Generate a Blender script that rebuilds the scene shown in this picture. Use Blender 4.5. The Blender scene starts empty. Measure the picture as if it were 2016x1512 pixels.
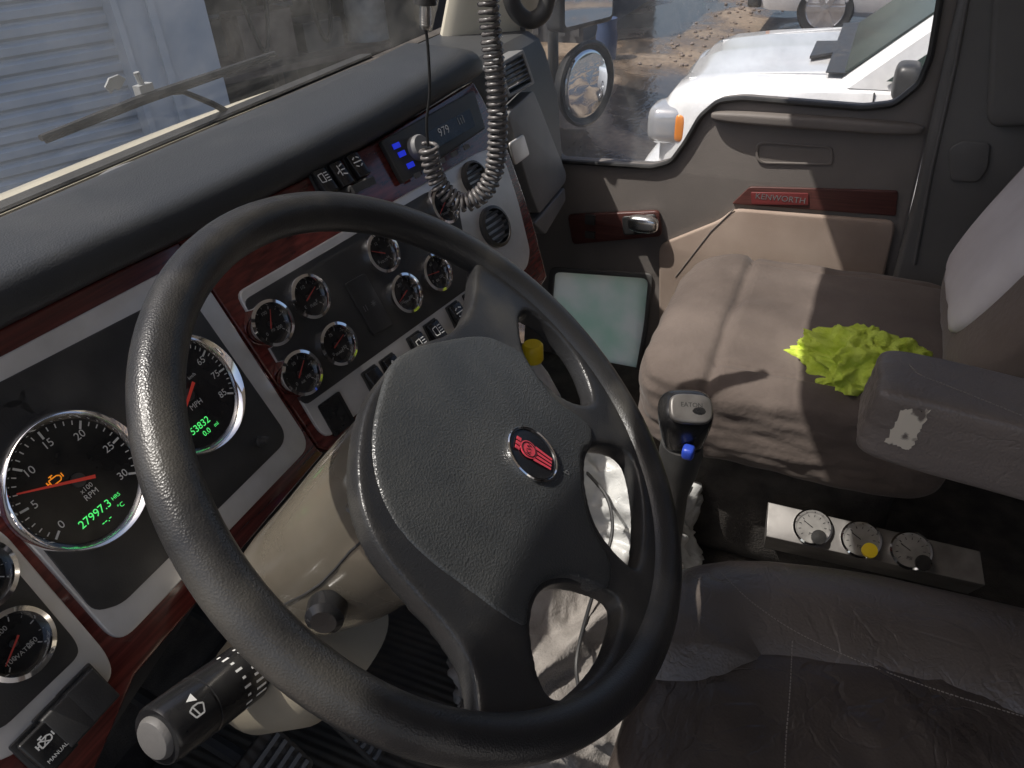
import bpy, bmesh, math, random
from mathutils import Vector as V, Matrix, noise
from mathutils.bvhtree import BVHTree
random.seed(4)
PI=math.pi
sc=bpy.context.scene
COL=sc.collection
# ------------------------------------------------------------------ camera
C=V((0,0,2.45)); F_PX=1500.0
aa=math.radians(25); pp=math.radians(35); rr=math.radians(3.2)
R0=V((math.sin(aa),-math.cos(aa),0)); F0=V((math.cos(pp)*math.cos(aa),math.cos(pp)*math.sin(aa),-math.sin(pp)))
U0=R0.cross(F0)
Rc=R0*math.cos(rr)-U0*math.sin(rr); Uc=R0*math.sin(rr)+U0*math.cos(rr)
cam=bpy.data.cameras.new('camera'); camo=bpy.data.objects.new('camera',cam); COL.objects.link(camo)
cam.sensor_width=36; cam.lens=36*F_PX/2016; cam.clip_start=.02; cam.clip_end=1000
m=Matrix.Identity(4)
for i in range(3):
    m[i][0]=Rc[i]; m[i][1]=Uc[i]; m[i][2]=-F0[i]; m[i][3]=C[i]
camo.matrix_world=m
sc.camera=camo
def ray(x,y): return F0+Rc*((x-1008)/F_PX)+Uc*((756-y)/F_PX)
def zp(x,y,z): d=ray(x,y); return C+d*(z/d.z)
class Fr:
    def __init__(s,o,u,n):
        s.o=V(o); s.n=V(n).normalized(); u=V(u); s.u=(u-s.n*u.dot(s.n)).normalized(); s.v=s.n.cross(s.u)
    def pk(s,x,y,h=0):
        d=ray(x,y); t=((s.o+s.n*h-C).dot(s.n))/d.dot(s.n); q=C+d*t-s.o
        return (q.dot(s.u),q.dot(s.v))
    def pts(s,l,h=0): return [s.pk(x,y,h) for x,y in l]
    def w(s,a,b,h=0): return s.o+s.u*a+s.v*b+s.n*h
    def P(s,x,y,h=0): a,b=s.pk(x,y,h); return s.w(a,b,h)
    def M(s,h=0):
        m=Matrix.Identity(4); o=s.o+s.n*h
        for i in range(3): m[i][0]=s.u[i]; m[i][1]=s.v[i]; m[i][2]=s.n[i]; m[i][3]=o[i]
        return m
def rel(x,y,z): return C+V((x,y,z))
ID=Fr((0,0,0),(1,0,0),(0,0,1))
# ------------------------------------------------------------------ materials
def mat(name,c,rough=.5,metal=0,c2=None,ns=15,bump=0,bs=200,bt='noise',coat=0,emit=0,stretch=None,det=4,rvar=0,lo=.35,hi=.65,b2=0,b2s=12,sheen=0):
    m=bpy.data.materials.new(name); m.use_nodes=True; nt=m.node_tree; N=nt.nodes; L=nt.links
    b=N['Principled BSDF']; b.inputs['Base Color'].default_value=(*c,1); b.inputs['Roughness'].default_value=rough
    b.inputs['Metallic'].default_value=metal
    if sheen: b.inputs['Sheen Weight'].default_value=sheen; b.inputs['Sheen Roughness'].default_value=.4
    if coat: b.inputs['Coat Weight'].default_value=coat; b.inputs['Coat Roughness'].default_value=.06
    if emit: b.inputs['Emission Color'].default_value=(*c,1); b.inputs['Emission Strength'].default_value=emit
    tc=N.new('ShaderNodeTexCoord'); mp=N.new('ShaderNodeMapping'); L.new(tc.outputs['Object'],mp.inputs[0])
    if stretch: mp.inputs['Scale'].default_value=stretch
    if c2 is not None:
        n=N.new('ShaderNodeTexNoise'); n.inputs['Scale'].default_value=ns; n.inputs['Detail'].default_value=det; L.new(mp.outputs[0],n.inputs['Vector'])
        r=N.new('ShaderNodeMapRange'); r.inputs[1].default_value=lo; r.inputs[2].default_value=hi; L.new(n.outputs[0],r.inputs[0])
        x=N.new('ShaderNodeMix'); x.data_type='RGBA'; x.inputs[6].default_value=(*c,1); x.inputs[7].default_value=(*c2,1)
        L.new(r.outputs[0],x.inputs[0]); L.new(x.outputs[2],b.inputs['Base Color'])
        if rvar:
            q=N.new('ShaderNodeMapRange'); q.inputs[3].default_value=rough; q.inputs[4].default_value=rough+rvar
            L.new(r.outputs[0],q.inputs[0]); L.new(q.outputs[0],b.inputs['Roughness'])
    if bump:
        if bt=='voronoi':
            t=N.new('ShaderNodeTexVoronoi'); t.inputs['Scale'].default_value=bs; o=t.outputs['Distance']
        elif bt=='wave':
            t=N.new('ShaderNodeTexWave'); t.inputs['Scale'].default_value=bs; o=t.outputs['Fac']
        else:
            t=N.new('ShaderNodeTexNoise'); t.inputs['Scale'].default_value=bs; t.inputs['Detail'].default_value=3; o=t.outputs[0]
        L.new(mp.outputs[0],t.inputs['Vector'])
        bp=N.new('ShaderNodeBump'); bp.inputs['Strength'].default_value=.6; bp.inputs['Distance'].default_value=bump
        L.new(o,bp.inputs['Height']); L.new(bp.outputs[0],b.inputs['Normal'])
        prev=bp
        for s_,k_ in (((b2s,1.0),(b2s*2.7,.45)) if b2 else ()):
            t2=N.new('ShaderNodeTexNoise'); t2.inputs['Scale'].default_value=s_; t2.inputs['Detail'].default_value=4; t2.inputs['Distortion'].default_value=1.0
            L.new(mp.outputs[0],t2.inputs['Vector']); ma=N.new('ShaderNodeMath'); ma.operation='SUBTRACT'; ma.inputs[1].default_value=.5; L.new(t2.outputs[0],ma.inputs[0])
            mb=N.new('ShaderNodeMath'); mb.operation='ABSOLUTE'; L.new(ma.outputs[0],mb.inputs[0]); mc=N.new('ShaderNodeMath'); mc.operation='MINIMUM'; mc.inputs[1].default_value=.03; L.new(mb.outputs[0],mc.inputs[0])
            bq=N.new('ShaderNodeBump'); bq.inputs['Strength'].default_value=.9; bq.inputs['Distance'].default_value=b2*30*k_
            L.new(mc.outputs[0],bq.inputs['Height']); L.new(prev.outputs[0],bq.inputs['Normal']); L.new(bq.outputs[0],b.inputs['Normal']); prev=bq
    return m
def glassmat(name,dust=.06,gl=.04,tint=(1,1,1)):
    m=bpy.data.materials.new(name); m.use_nodes=True; nt=m.node_tree; N=nt.nodes; L=nt.links
    for n in list(N): N.remove(n)
    o=N.new('ShaderNodeOutputMaterial'); t=N.new('ShaderNodeBsdfTransparent'); t.inputs[0].default_value=(*tint,1)
    g=N.new('ShaderNodeBsdfGlossy'); g.inputs['Roughness'].default_value=.02
    d=N.new('ShaderNodeBsdfDiffuse'); d.inputs[0].default_value=(.75,.74,.7,1)
    tl=N.new('ShaderNodeBsdfTranslucent'); tl.inputs[0].default_value=(.75,.74,.7,1); dd=N.new('ShaderNodeMixShader'); dd.inputs[0].default_value=.5; L.new(d.outputs[0],dd.inputs[1]); L.new(tl.outputs[0],dd.inputs[2])
    tc=N.new('ShaderNodeTexCoord'); n=N.new('ShaderNodeTexNoise'); n.inputs['Scale'].default_value=9; n.inputs['Detail'].default_value=12; n.inputs['Roughness'].default_value=.75
    L.new(tc.outputs['Object'],n.inputs['Vector']); r=N.new('ShaderNodeMapRange'); r.inputs[1].default_value=.4; r.inputs[2].default_value=.75; r.inputs[3].default_value=dust*.4; r.inputs[4].default_value=dust*3
    L.new(n.outputs[0],r.inputs[0])
    m1=N.new('ShaderNodeMixShader'); m1.inputs[0].default_value=gl; L.new(t.outputs[0],m1.inputs[1]); L.new(g.outputs[0],m1.inputs[2])
    m2=N.new('ShaderNodeMixShader'); L.new(r.outputs[0],m2.inputs[0]); L.new(m1.outputs[0],m2.inputs[1]); L.new(dd.outputs[0],m2.inputs[2])
    L.new(m2.outputs[0],o.inputs[0]); return m
M=dict(
 pad=mat('dash_vinyl',(.036,.039,.043),.44,c2=(.07,.071,.072),ns=5,bump=.0004,bs=520,bt='voronoi',det=9,lo=.45,hi=.75,b2=.00005,b2s=30),
 rim=mat('worn_leather',(.027,.027,.028),.29,c2=(.10,.093,.08),ns=11,bump=.0003,bs=800,bt='voronoi',rvar=.16,lo=.48,hi=.76,det=9),
 hub=mat('hub_vinyl',(.045,.048,.05),.32,c2=(.068,.07,.069),ns=14,bump=.0006,bs=650,bt='voronoi',det=8),
 wood=mat('red_wood',(.05,.009,.008),.20,c2=(.16,.032,.026),ns=4,stretch=(2.5,60,60),coat=.6,det=6,lo=.3,hi=.7),
 doorwood=mat('dull_red_wood',(.07,.024,.021),.40,c2=(.115,.042,.035),ns=4,stretch=(60,2.5,60),det=5),
 silver=mat('satin_silver',(.68,.67,.66),.36,metal=.3,c2=(.56,.55,.53),ns=22,det=9),
 black=mat('black_plastic',(.028,.028,.029),.38,c2=(.065,.063,.059),ns=14,bump=.0003,bs=600,rvar=.2,det=9,lo=.42,hi=.75),
 dial=mat('dial_face',(.013,.013,.014),.22,c2=(.036,.035,.033),ns=25,det=9,lo=.45,hi=.78),
 chrome=mat('chrome',(.88,.88,.89),.07,metal=1),
 handlechrome=mat('worn_chrome',(.92,.92,.92),.22,metal=1),
 white=mat('white_marking',(.7,.7,.68),.5),
 dimwhite=mat('dim_white_marking',(.38,.38,.36),.5),
 red=mat('red_needle',(.7,.06,.04),.4,emit=.10),
 dimred=mat('dim_red_needle',(.5,.06,.045),.4),
 redlogo=mat('red_enamel',(.70,.07,.10),.3),
 badge=mat('dull_red_badge',(.20,.04,.04),.38),
 green=mat('green_digits',(.1,.9,.2),.5,emit=.8),
 orange=mat('orange_lamp',(1,.32,.02),.5,emit=.5),
 lens=mat('amber_lens',(.8,.25,.02),.2),
 blue=mat('blue_light',(.02,.04,.8),.4,emit=.45),
 bluebtn=mat('blue_plastic',(.03,.07,.45),.35),
 cream=mat('cream_paint',(.50,.46,.355),.4,c2=(.38,.35,.275),ns=8,coat=.2,det=9),
 taupe=mat('taupe_plastic',(.165,.145,.112),.22,metal=.2,c2=(.11,.095,.073),ns=7,coat=.5,rvar=.15,det=9),
 creamtrim=mat('cream_trim',(.56,.52,.42),.55),
 lowcream=mat('lower_cream_trim',(.34,.30,.225),.5,c2=(.25,.22,.165),ns=9,det=8),
 door=mat('door_vinyl',(.165,.147,.135),.6,c2=(.215,.192,.175),ns=4,bump=.0004,bs=420,bt='voronoi',det=8),
 doorlow=mat('door_cloth',(.34,.26,.21),.9,c2=(.43,.34,.28),ns=6,bump=.001,bs=420,det=8),
 gray=mat('gray_plastic',(.16,.162,.165),.5,c2=(.21,.208,.205),ns=10,bump=.0003,bs=500,det=8),
 dkgray=mat('pillar_plastic',(.11,.106,.102),.55,c2=(.14,.135,.13),ns=5,bump=.0004,bs=400,det=8),
 seatp=mat('brown_velour',(.088,.068,.058),.92,c2=(.165,.132,.113),ns=5,bump=.002,bs=110,det=9,sheen=.12),
 seatb=mat('tan_velour',(.15,.115,.094),.9,c2=(.21,.165,.138),ns=5,bump=.002,bs=110,det=8,sheen=.2),
 seatsun=mat('sunlit_seat_cloth',(.66,.61,.60),.9,c2=(.54,.49,.48),ns=6,bump=.002,bs=60),  # pale cover cloth with the sun streak put into its colour
 leather=mat('brown_leather',(.040,.032,.028),.25,c2=(.062,.050,.043),ns=7,bump=.0005,bs=340,bt='voronoi',rvar=.14,b2=.0013,b2s=5,det=8),
 leather2=mat('seat_bolster_leather',(.078,.064,.055),.30,c2=(.115,.096,.083),ns=6,bump=.0005,bs=340,bt='voronoi',b2=.0007,b2s=8,det=8,rvar=.1),
 arm=mat('armrest_leather',(.145,.120,.104),.42,c2=(.19,.160,.14),ns=8,bump=.0005,bs=420,bt='voronoi',b2=.0003,b2s=13,det=8),
 worn=mat('worn_backing',(.62,.55,.44),.9,c2=(.16,.13,.11),ns=70,lo=.53,hi=.62),
 thread=mat('stitching',(.22,.195,.17),.9),
 carpet=mat('dark_carpet',(.034,.030,.027),1,c2=(.075,.066,.057),ns=22,bump=.004,bs=260,det=8),
 rubber=mat('ribbed_rubber',(.045,.039,.034),.7,c2=(.09,.077,.06),ns=12,bump=.003,bs=22,bt='wave'),
 towel=mat('lime_microfibre',(.50,.62,.06),1,c2=(.62,.74,.12),ns=60,bump=.004,bs=330),
 beige=mat('beige_blanket',(.22,.20,.18),1,c2=(.30,.275,.25),ns=25,bump=.003,bs=260),
 bag=mat('white_plastic_bag',(.66,.66,.64),.3,c2=(.52,.52,.50),ns=12,bump=.004,bs=30,b2=.0004,b2s=14),
 yellow=mat('yellow_plastic',(.85,.62,.02),.35),
 metalbox=mat('brushed_metal_box',(.19,.18,.17),.42,metal=.4,c2=(.115,.107,.10),ns=25,det=9),
 facegrey=mat('gauge_face_grey',(.15,.143,.135),.3,c2=(.25,.24,.225),ns=30),
 cable=mat('grey_black_cable',(.14,.13,.125),.26,bump=.0003,bs=500),
 steel=mat('steel',(.55,.54,.52),.3,metal=1),
 wall=mat('painted_steel_wall',(.36,.42,.48),.6,c2=(.46,.51,.56),ns=3,det=9),
 slat=mat('roller_door_paint',(.34,.40,.46),.5,c2=(.46,.51,.56),ns=2.5,bump=.002,bs=20,det=9),
 dark=mat('dark_interior',(.06,.06,.063),.8,c2=(.12,.115,.11),ns=1.5,det=8),
 rust=mat('rusty_steel',(.12,.09,.075),.8,c2=(.2,.16,.135),ns=6),
 drum=mat('grey_drum_paint',(.36,.38,.38),.5,c2=(.2,.2,.2),ns=6,det=8),
 bluetarp=mat('blue_tarp',(.03,.05,.11),.6,c2=(.05,.08,.16),ns=4),
 carw=mat('white_car_paint',(.80,.80,.80),.25,coat=1,c2=(.76,.76,.76),ns=2),
 carg=mat('silver_car_paint',(.6,.6,.61),.3,metal=.1,coat=1),
 carglass=mat('car_window_glass',(.02,.03,.028),.05,c2=(.06,.085,.075),ns=2,coat=.5),
 lamp=mat('headlight_lens',(.5,.51,.53),.1,metal=.4),
 tyre=mat('tyre_rubber',(.012,.012,.012),.6),
 alloy=mat('alloy_rim',(.6,.6,.62),.25,metal=.9),
 mirror=mat('mirror_glass',(.8,.85,.9),.02,metal=1),
 headl=mat('headliner_cloth',(.74,.72,.69),.95),
)
M['glass']=glassmat('windshield_glass',.026,.05); M['dglass']=glassmat('door_glass',.07,.03)
m_=bpy.data.materials.new('dusty_green_glass'); m_.use_nodes=True; N=m_.node_tree.nodes; L=m_.node_tree.links
for n in list(N): N.remove(n)
o=N.new('ShaderNodeOutputMaterial'); a_=N.new('ShaderNodeBsdfTranslucent'); b_=N.new('ShaderNodeBsdfPrincipled'); b_.inputs['Roughness'].default_value=.15
tc=N.new('ShaderNodeTexCoord'); n=N.new('ShaderNodeTexNoise'); n.inputs['Scale'].default_value=9; n.inputs['Detail'].default_value=8; L.new(tc.outputs['Object'],n.inputs['Vector'])
cr=N.new('ShaderNodeValToRGB'); cr.color_ramp.elements[0].position=.35; cr.color_ramp.elements[1].position=.65; cr.color_ramp.elements[0].color=(.74,.90,.78,1); cr.color_ramp.elements[1].color=(.97,.99,.93,1)
L.new(n.outputs[0],cr.inputs[0]); L.new(cr.outputs[0],a_.inputs[0]); L.new(cr.outputs[0],b_.inputs['Base Color']); x=N.new('ShaderNodeMixShader'); x.inputs[0].default_value=.25
L.new(a_.outputs[0],x.inputs[1]); L.new(b_.outputs[0],x.inputs[2]); L.new(x.outputs[0],o.inputs[0]); M['peep']=m_
g=bpy.data.materials.new('wet_yard_ground'); g.use_nodes=True; N=g.node_tree.nodes; L=g.node_tree.links; b=N['Principled BSDF']
tc=N.new('ShaderNodeTexCoord'); n1=N.new('ShaderNodeTexNoise'); n1.inputs['Scale'].default_value=.75; n1.inputs['Detail'].default_value=9; n1.inputs['Distortion'].default_value=.8; L.new(tc.outputs['Object'],n1.inputs['Vector'])
n2=N.new('ShaderNodeTexNoise'); n2.inputs['Scale'].default_value=14; n2.inputs['Detail'].default_value=8; L.new(tc.outputs['Object'],n2.inputs['Vector'])
r1=N.new('ShaderNodeValToRGB'); r1.color_ramp.elements[0].position=.42; r1.color_ramp.elements[0].color=(.045,.035,.028,1); r1.color_ramp.elements[1].position=.64; r1.color_ramp.elements[1].color=(.25,.19,.135,1)
e=r1.color_ramp.elements.new(.53); e.color=(.13,.092,.06,1)
L.new(n1.outputs[0],r1.inputs[0]); x=N.new('ShaderNodeMix'); x.data_type='RGBA'; x.blend_type='MULTIPLY'; x.inputs[0].default_value=.8
r2=N.new('ShaderNodeMapRange'); r2.inputs[1].default_value=.3; r2.inputs[2].default_value=.7; r2.inputs[3].default_value=.45; r2.inputs[4].default_value=1.2
L.new(n2.outputs[0],r2.inputs[0]); L.new(r1.outputs[0],x.inputs[6]); L.new(r2.outputs[0],x.inputs[7]); L.new(x.outputs[2],b.inputs['Base Color'])
r3=N.new('ShaderNodeMapRange'); r3.inputs[1].default_value=.46; r3.inputs[2].default_value=.60; r3.inputs[3].default_value=.10; r3.inputs[4].default_value=.6
L.new(n1.outputs[0],r3.inputs[0]); L.new(r3.outputs[0],b.inputs['Roughness'])
bp=N.new('ShaderNodeBump'); bp.inputs['Distance'].default_value=.015; bp.inputs['Strength'].default_value=.4; L.new(n2.outputs[0],bp.inputs['Height']); L.new(bp.outputs[0],b.inputs['Normal'])
M['ground']=g
# ------------------------------------------------------------------ object helpers
def BM(): return bmesh.new()
ROOT={}
def obj(name,bm,m,parent=None,smooth=True,ang=40,label=None):
    bmesh.ops.remove_doubles(bm,verts=bm.verts,dist=1e-6)
    bmesh.ops.recalc_face_normals(bm,faces=bm.faces)
    if parent is not None: o0=ROOT[parent.name]
    else:
        xs=[v.co for v in bm.verts]
        mn=[min(p[i] for p in xs) for i in range(3)]; mx=[max(p[i] for p in xs) for i in range(3)]
        o0=V(((mn[0]+mx[0])/2,(mn[1]+mx[1])/2,mn[2]))
    for v in bm.verts: v.co-=o0
    me=bpy.data.meshes.new(name); bm.to_mesh(me); bm.free()
    me.materials.append(M[m] if isinstance(m,str) else m)
    if smooth:
        me.shade_smooth(); me.set_sharp_from_angle(angle=math.radians(ang))
    o=bpy.data.objects.new(name,me); COL.objects.link(o)
    if parent is not None: o.parent=parent
    else: o.location=o0
    ROOT[o.name]=o0
    if label: o['label']=label
    return o
def tree(o):
    r=ROOT[o.name]; return BVHTree.FromPolygons([v.co+r for v in o.data.vertices],[tuple(p.vertices) for p in o.data.polygons])
def onsurf(x,y,trees,off=0):
    best=None; d=ray(x,y).normalized()
    for t in trees:
        h=t.ray_cast(C,d)
        if h[0] is not None and (best is None or h[3]<best[0]): best=(h[3],h[0])
    return None if best is None else best[1]-d*off
def thing(name,label,cat,loc,group=None):
    o=bpy.data.objects.new(name,None); o.empty_display_size=.05; COL.objects.link(o); o.location=loc
    o['label']=label; o['category']=cat
    if group: o['group']=group
    ROOT[o.name]=V(loc); return o
def tag(o,label,cat,group=None,kind=None):
    if label: o['label']=label
    if cat: o['category']=cat
    if group: o['group']=group
    if kind: o['kind']=kind
    return o
def c2mesh(cu):
    ob=bpy.data.objects.new('t',cu); me=bpy.data.meshes.new_from_object(ob)
    if me is None or len(me.vertices)==0:
        COL.objects.link(ob); dg=bpy.context.evaluated_depsgraph_get(); me=bpy.data.meshes.new_from_object(ob.evaluated_get(dg))
    bpy.data.objects.remove(ob); bpy.data.curves.remove(cu); return me
def addme(bm,me,mx):
    me.transform(mx); bm.from_mesh(me); bpy.data.meshes.remove(me)
def plate(bm,fr,outer,h0,h1,holes=(),bev=0,res=2):
    cu=bpy.data.curves.new('p','CURVE'); cu.dimensions='2D'; cu.fill_mode='BOTH'
    cu.extrude=max((h1-h0)/2-bev,1e-5); cu.bevel_depth=bev; cu.bevel_resolution=res; cu.offset=-bev
    for lp in [outer]+list(holes):
        s=cu.splines.new('POLY'); s.points.add(len(lp)-1)
        for i,(a,b) in enumerate(lp): s.points[i].co=(a,b,0,1)
        s.use_cyclic_u=True
    addme(bm,c2mesh(cu),fr.M((h0+h1)/2))
def txt(bm,fr,a,b,h,s,size,rot=0,al='CENTER'):
    cu=bpy.data.curves.new('t','FONT'); cu.body=s; cu.size=size; cu.align_x=al; cu.align_y='CENTER'; cu.resolution_u=3
    addme(bm,c2mesh(cu),fr.M(h)@Matrix.Translation((a,b,0))@Matrix.Rotation(rot,4,'Z'))
def rnd(pts,r,k=4):
    out=[]; n=len(pts)
    for i in range(n):
        p=V(pts[i]).to_2d(); a=V(pts[i-1]).to_2d(); c=V(pts[(i+1)%n]).to_2d()
        da=(a-p); dc=(c-p); ra=min(r,da.length*.45); rc=min(r,dc.length*.45)
        A=p+da.normalized()*ra; Cc=p+dc.normalized()*rc
        for j in range(k+1):
            t=j/k; q=A*(1-t)**2+p*2*t*(1-t)+Cc*t*t; out.append((q.x,q.y))
    return out
def cat(pts,n=5,closed=True):
    P=[V(p) for p in pts]; m_=len(P); out=[]
    for i in range(m_ if closed else m_-1):
        g=lambda k: P[k%m_] if closed else P[max(0,min(m_-1,k))]
        p0,p1,p2,p3=g(i-1),g(i),g(i+1),g(i+2)
        for j in range(n):
            t=j/n; out.append(.5*((2*p1)+(p2-p0)*t+(2*p0-5*p1+4*p2-p3)*t*t+(3*p1-p0-3*p2+p3)*t**3))
    if not closed: out.append(P[-1])
    return out
def quad(bm,ps):
    vs=[bm.verts.new(p) for p in ps]; bm.faces.new(vs)
def loft(bm,rings,cap=True,closed=True):
    vr=[[bm.verts.new(p) for p in r] for r in rings]; n=len(rings[0])
    for i in range(len(vr)-1):
        for j in range(n if closed else n-1):
            k=(j+1)%n; bm.faces.new((vr[i][j],vr[i][k],vr[i+1][k],vr[i+1][j]))
    if cap and closed: bm.faces.new(vr[0]); bm.faces.new(vr[-1][::-1])
def lathe(bm,fr,a,b,prof,seg=40,cap=True,h=0):
    rings=[]
    for r,hh in prof: rings.append([fr.w(a+r*math.cos(2*PI*k/seg),b+r*math.sin(2*PI*k/seg),h+hh) for k in range(seg)])
    loft(bm,rings,cap)
def tube(bm,pts,rad,seg=10,closed=False,flat=None):
    P=[V(p) for p in pts]; n=len(P); rings=[]; prev=None
    for i in range(n):
        if closed: t=(P[(i+1)%n]-P[i-1]).normalized()
        else: t=(P[min(i+1,n-1)]-P[max(i-1,0)]).normalized()
        if prev is None:
            a=V((0,0,1)) if abs(t.z)<.9 else V((1,0,0)); x=t.cross(a).normalized()
        else: x=(prev-t*prev.dot(t)).normalized()
        prev=x; y=t.cross(x); r=rad[i] if isinstance(rad,(list,tuple)) else rad
        rings.append([P[i]+x*r*math.cos(2*PI*k/seg)+y*r*math.sin(2*PI*k/seg) for k in range(seg)])
    if closed: rings.append(rings[0]); loft(bm,rings,False)
    else: loft(bm,rings,True)
def box(bm,c,hx,hy,hz,ax=None):
    c=V(c); ax=ax or (V((1,0,0)),V((0,1,0)),V((0,0,1)))
    vs=[bm.verts.new(c+ax[0]*hx*i+ax[1]*hy*j+ax[2]*hz*k) for i in (-1,1) for j in (-1,1) for k in (-1,1)]
    for f in ((0,1,3,2),(4,6,7,5),(0,4,5,1),(2,3,7,6),(0,2,6,4),(1,5,7,3)): bm.faces.new([vs[q] for q in f])
def pill(bm,c,hx,hy,hz,k=5,sub=14,ax=None,fn=None):
    c=V(c); ax=ax or (V((1,0,0)),V((0,1,0)),V((0,0,1)))
    b2=bmesh.new(); bmesh.ops.create_cube(b2,size=2); bmesh.ops.subdivide_edges(b2,edges=b2.edges,cuts=sub,use_grid_fill=True)
    for v in b2.verts:
        p=v.co; nn=(abs(p.x)**k+abs(p.y)**k+abs(p.z)**k)**(1/k); q=p/nn
        if fn: q=fn(q)
        v.co=c+ax[0]*q.x*hx+ax[1]*q.y*hy+ax[2]*q.z*hz
    me=bpy.data.meshes.new('x'); b2.to_mesh(me); b2.free(); bm.from_mesh(me); bpy.data.meshes.remove(me)
def wrinkle(amp,s,seed=0):
    def f(q):
        n=noise.noise(q*s+V((seed,seed*2,0)))*.6+noise.noise(q*s*2.3+V((seed,3,0)))*.4
        return q*(1+amp*n)
    return f
def remesh(fr_pts,holes,h0,h1,vox,it,fn):
    bm=BM(); plate(bm,ID,fr_pts,h0,h1,holes); bmesh.ops.remove_doubles(bm,verts=bm.verts,dist=1e-5); bmesh.ops.recalc_face_normals(bm,faces=bm.faces)
    me=bpy.data.meshes.new('r'); bm.to_mesh(me); bm.free(); ob=bpy.data.objects.new('r',me); COL.objects.link(ob)
    rm=ob.modifiers.new('r','REMESH'); rm.mode='VOXEL'; rm.voxel_size=vox
    sm=ob.modifiers.new('s','SMOOTH'); sm.iterations=it; sm.factor=.5
    dg=bpy.context.evaluated_depsgraph_get(); m2=bpy.data.meshes.new_from_object(ob.evaluated_get(dg)); bpy.data.objects.remove(ob)
    for v in m2.vertices: v.co.z+=fn(v.co.x,v.co.y)
    return m2
# ------------------------------------------------------------------ frames
D=Fr(rel(.3,.573,-.442),(1,0,0),(0,-.906,.423))
hp=D.P(520,720); t10=math.radians(10)
E=Fr(hp,(math.cos(t10),-math.sin(t10),0),(-.157,-.8925,.4226))
P=Fr(rel(1.65,0,-.6),(0,-1,0),(-1,0,0))
W=Fr(rel(.381,.2245,-.3505),(1,0,0),(.08,-.66,.75))
# ================================================================== TRUCK CAB
HY=.56
cab=thing('truck_cab','cream truck cab body around the seats with windshield, pillars and sloping hood','truck cab',rel(.6,0,-1.14))
bm=BM(); box(bm,rel(.6,-.05,-1.16),1.07,.92,.02); obj('floor_panel',bm,'carpet',cab)
bm=BM(); box(bm,rel(.6,(HY-.95)/2,.45),1.07,(HY+.95)/2,.03); obj('roof_panel',bm,'headl',cab)
bm=BM(); box(bm,rel(.6,-.97,-.36),1.07,.02,.8); obj('rear_wall',bm,'headl',cab)
bm=BM(); box(bm,rel(.6,.88,-.75),1.07,.015,.43); obj('firewall',bm,'carpet',cab)
bm=BM(); loft(bm,[[rel(x,.87,-.31),rel(x,.885,-.31),rel(x,HY+.025,.43),rel(x,HY+.01,.43)] for x in (-.44,1.56)]); obj('windshield',bm,'glass',cab)
bm=BM()
loft(bm,[cat([rel(1.56,.86,-.36),rel(1.60,.78,-.36),rel(1.645,.71,-.36),rel(1.69,.71,-.36),rel(1.66,.88,-.36)],4),cat([rel(1.54,HY+.02,.44),rel(1.58,HY-.05,.44),rel(1.63,HY-.1,.44),rel(1.69,HY-.1,.44),rel(1.66,HY+.05,.44)],4)])
obj('windshield_pillar',bm,'creamtrim',cab)
bm=BM(); loft(bm,[[rel(-.44,.86,-.36),rel(-.5,.7,-.36),rel(-.52,.88,-.36)],[rel(-.44,HY+.02,.44),rel(-.5,HY-.1,.44),rel(-.52,HY+.05,.44)]]); obj('windshield_pillar',bm,'creamtrim',cab)
bm=BM(); rings=[]
for x in [ -.55+ i*.12 for i in range(19)]:
    e=abs((x-.6)/1.15)**4*.10
    rings.append([rel(x,.885,-.318-e),rel(x,.96,-.325-e),rel(x,1.06,-.355-e),rel(x,1.3,-.50-e),rel(x,1.8,-.80-e),rel(x,2.3,-1.05-e),rel(x,2.35,-1.4),rel(x,.885,-1.2)])
loft(bm,rings); obj('hood',bm,'cream',cab)
bm=BM(); hf=Fr(rel(0,.95,-.322),(1,0,0),(0,.13,1)); a,b=hf.pk(262,338); lathe(bm,hf,a,b,[(.04,0),(.04,.004),(.034,.006),(.001,.006)],32); obj('vent_cap',bm,'gray',cab)
bm=BM(); cg=Fr(rel(.6,.905,-.3155),(1,0,0),(0,.09,1)); plate(bm,cg,rnd([(-.9,-.016),(.75,-.016),(.75,.016),(-.9,.016)],.01),-.004,.001); obj('cowl_rubber',bm,'tyre',cab)
bm=BM()
plate(bm,P,[P.pk(1870,60),P.pk(1900,-60),(.95,.95),(.95,-.55),P.pk(1700,800),P.pk(1745,585),P.pk(1800,380)],.0,.05,bev=.01); obj('side_wall',bm,'dkgray',cab)
bm=BM(); plate(bm,P,rnd(P.pts([(1868,290),(1895,275),(1950,280),(1945,330),(1925,358),(1870,355)],.05),.01),.05,.056,bev=.003); obj('belt_guide_cover',bm,'dkgray',cab)
bm=BM(); plate(bm,P,rnd(P.pts([(1955,-40),(2200,-60),(2180,230),(1940,250)],.05),.03),.05,.07,bev=.01); obj('pillar_trim',bm,'dkgray',cab)
bm=BM(); tube(bm,[P.P(1915,-60,.050),P.P(1880,130,.050),P.P(1835,330,.050),P.P(1800,520,.050)],.004,8); obj('pillar_seam',bm,'dkgray',cab)
bm=BM(); box(bm,rel(1.665,.1,.36),.03,.62,.07); obj('door_header',bm,'dkgray',cab)
bm=BM(); hfr=Fr(rel(1.56,.66,-.2),(0,-1,0),(-.8,-.6,0)); pts=[hfr.P(x,y) for x,y in [(1000,-90),(1003,-20),(1015,20),(1040,40),(1065,30),(1078,0),(1085,-60)]]
tube(bm,cat(pts,5,False),.017,12); obj('grab_handle',bm,'black',cab)
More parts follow.
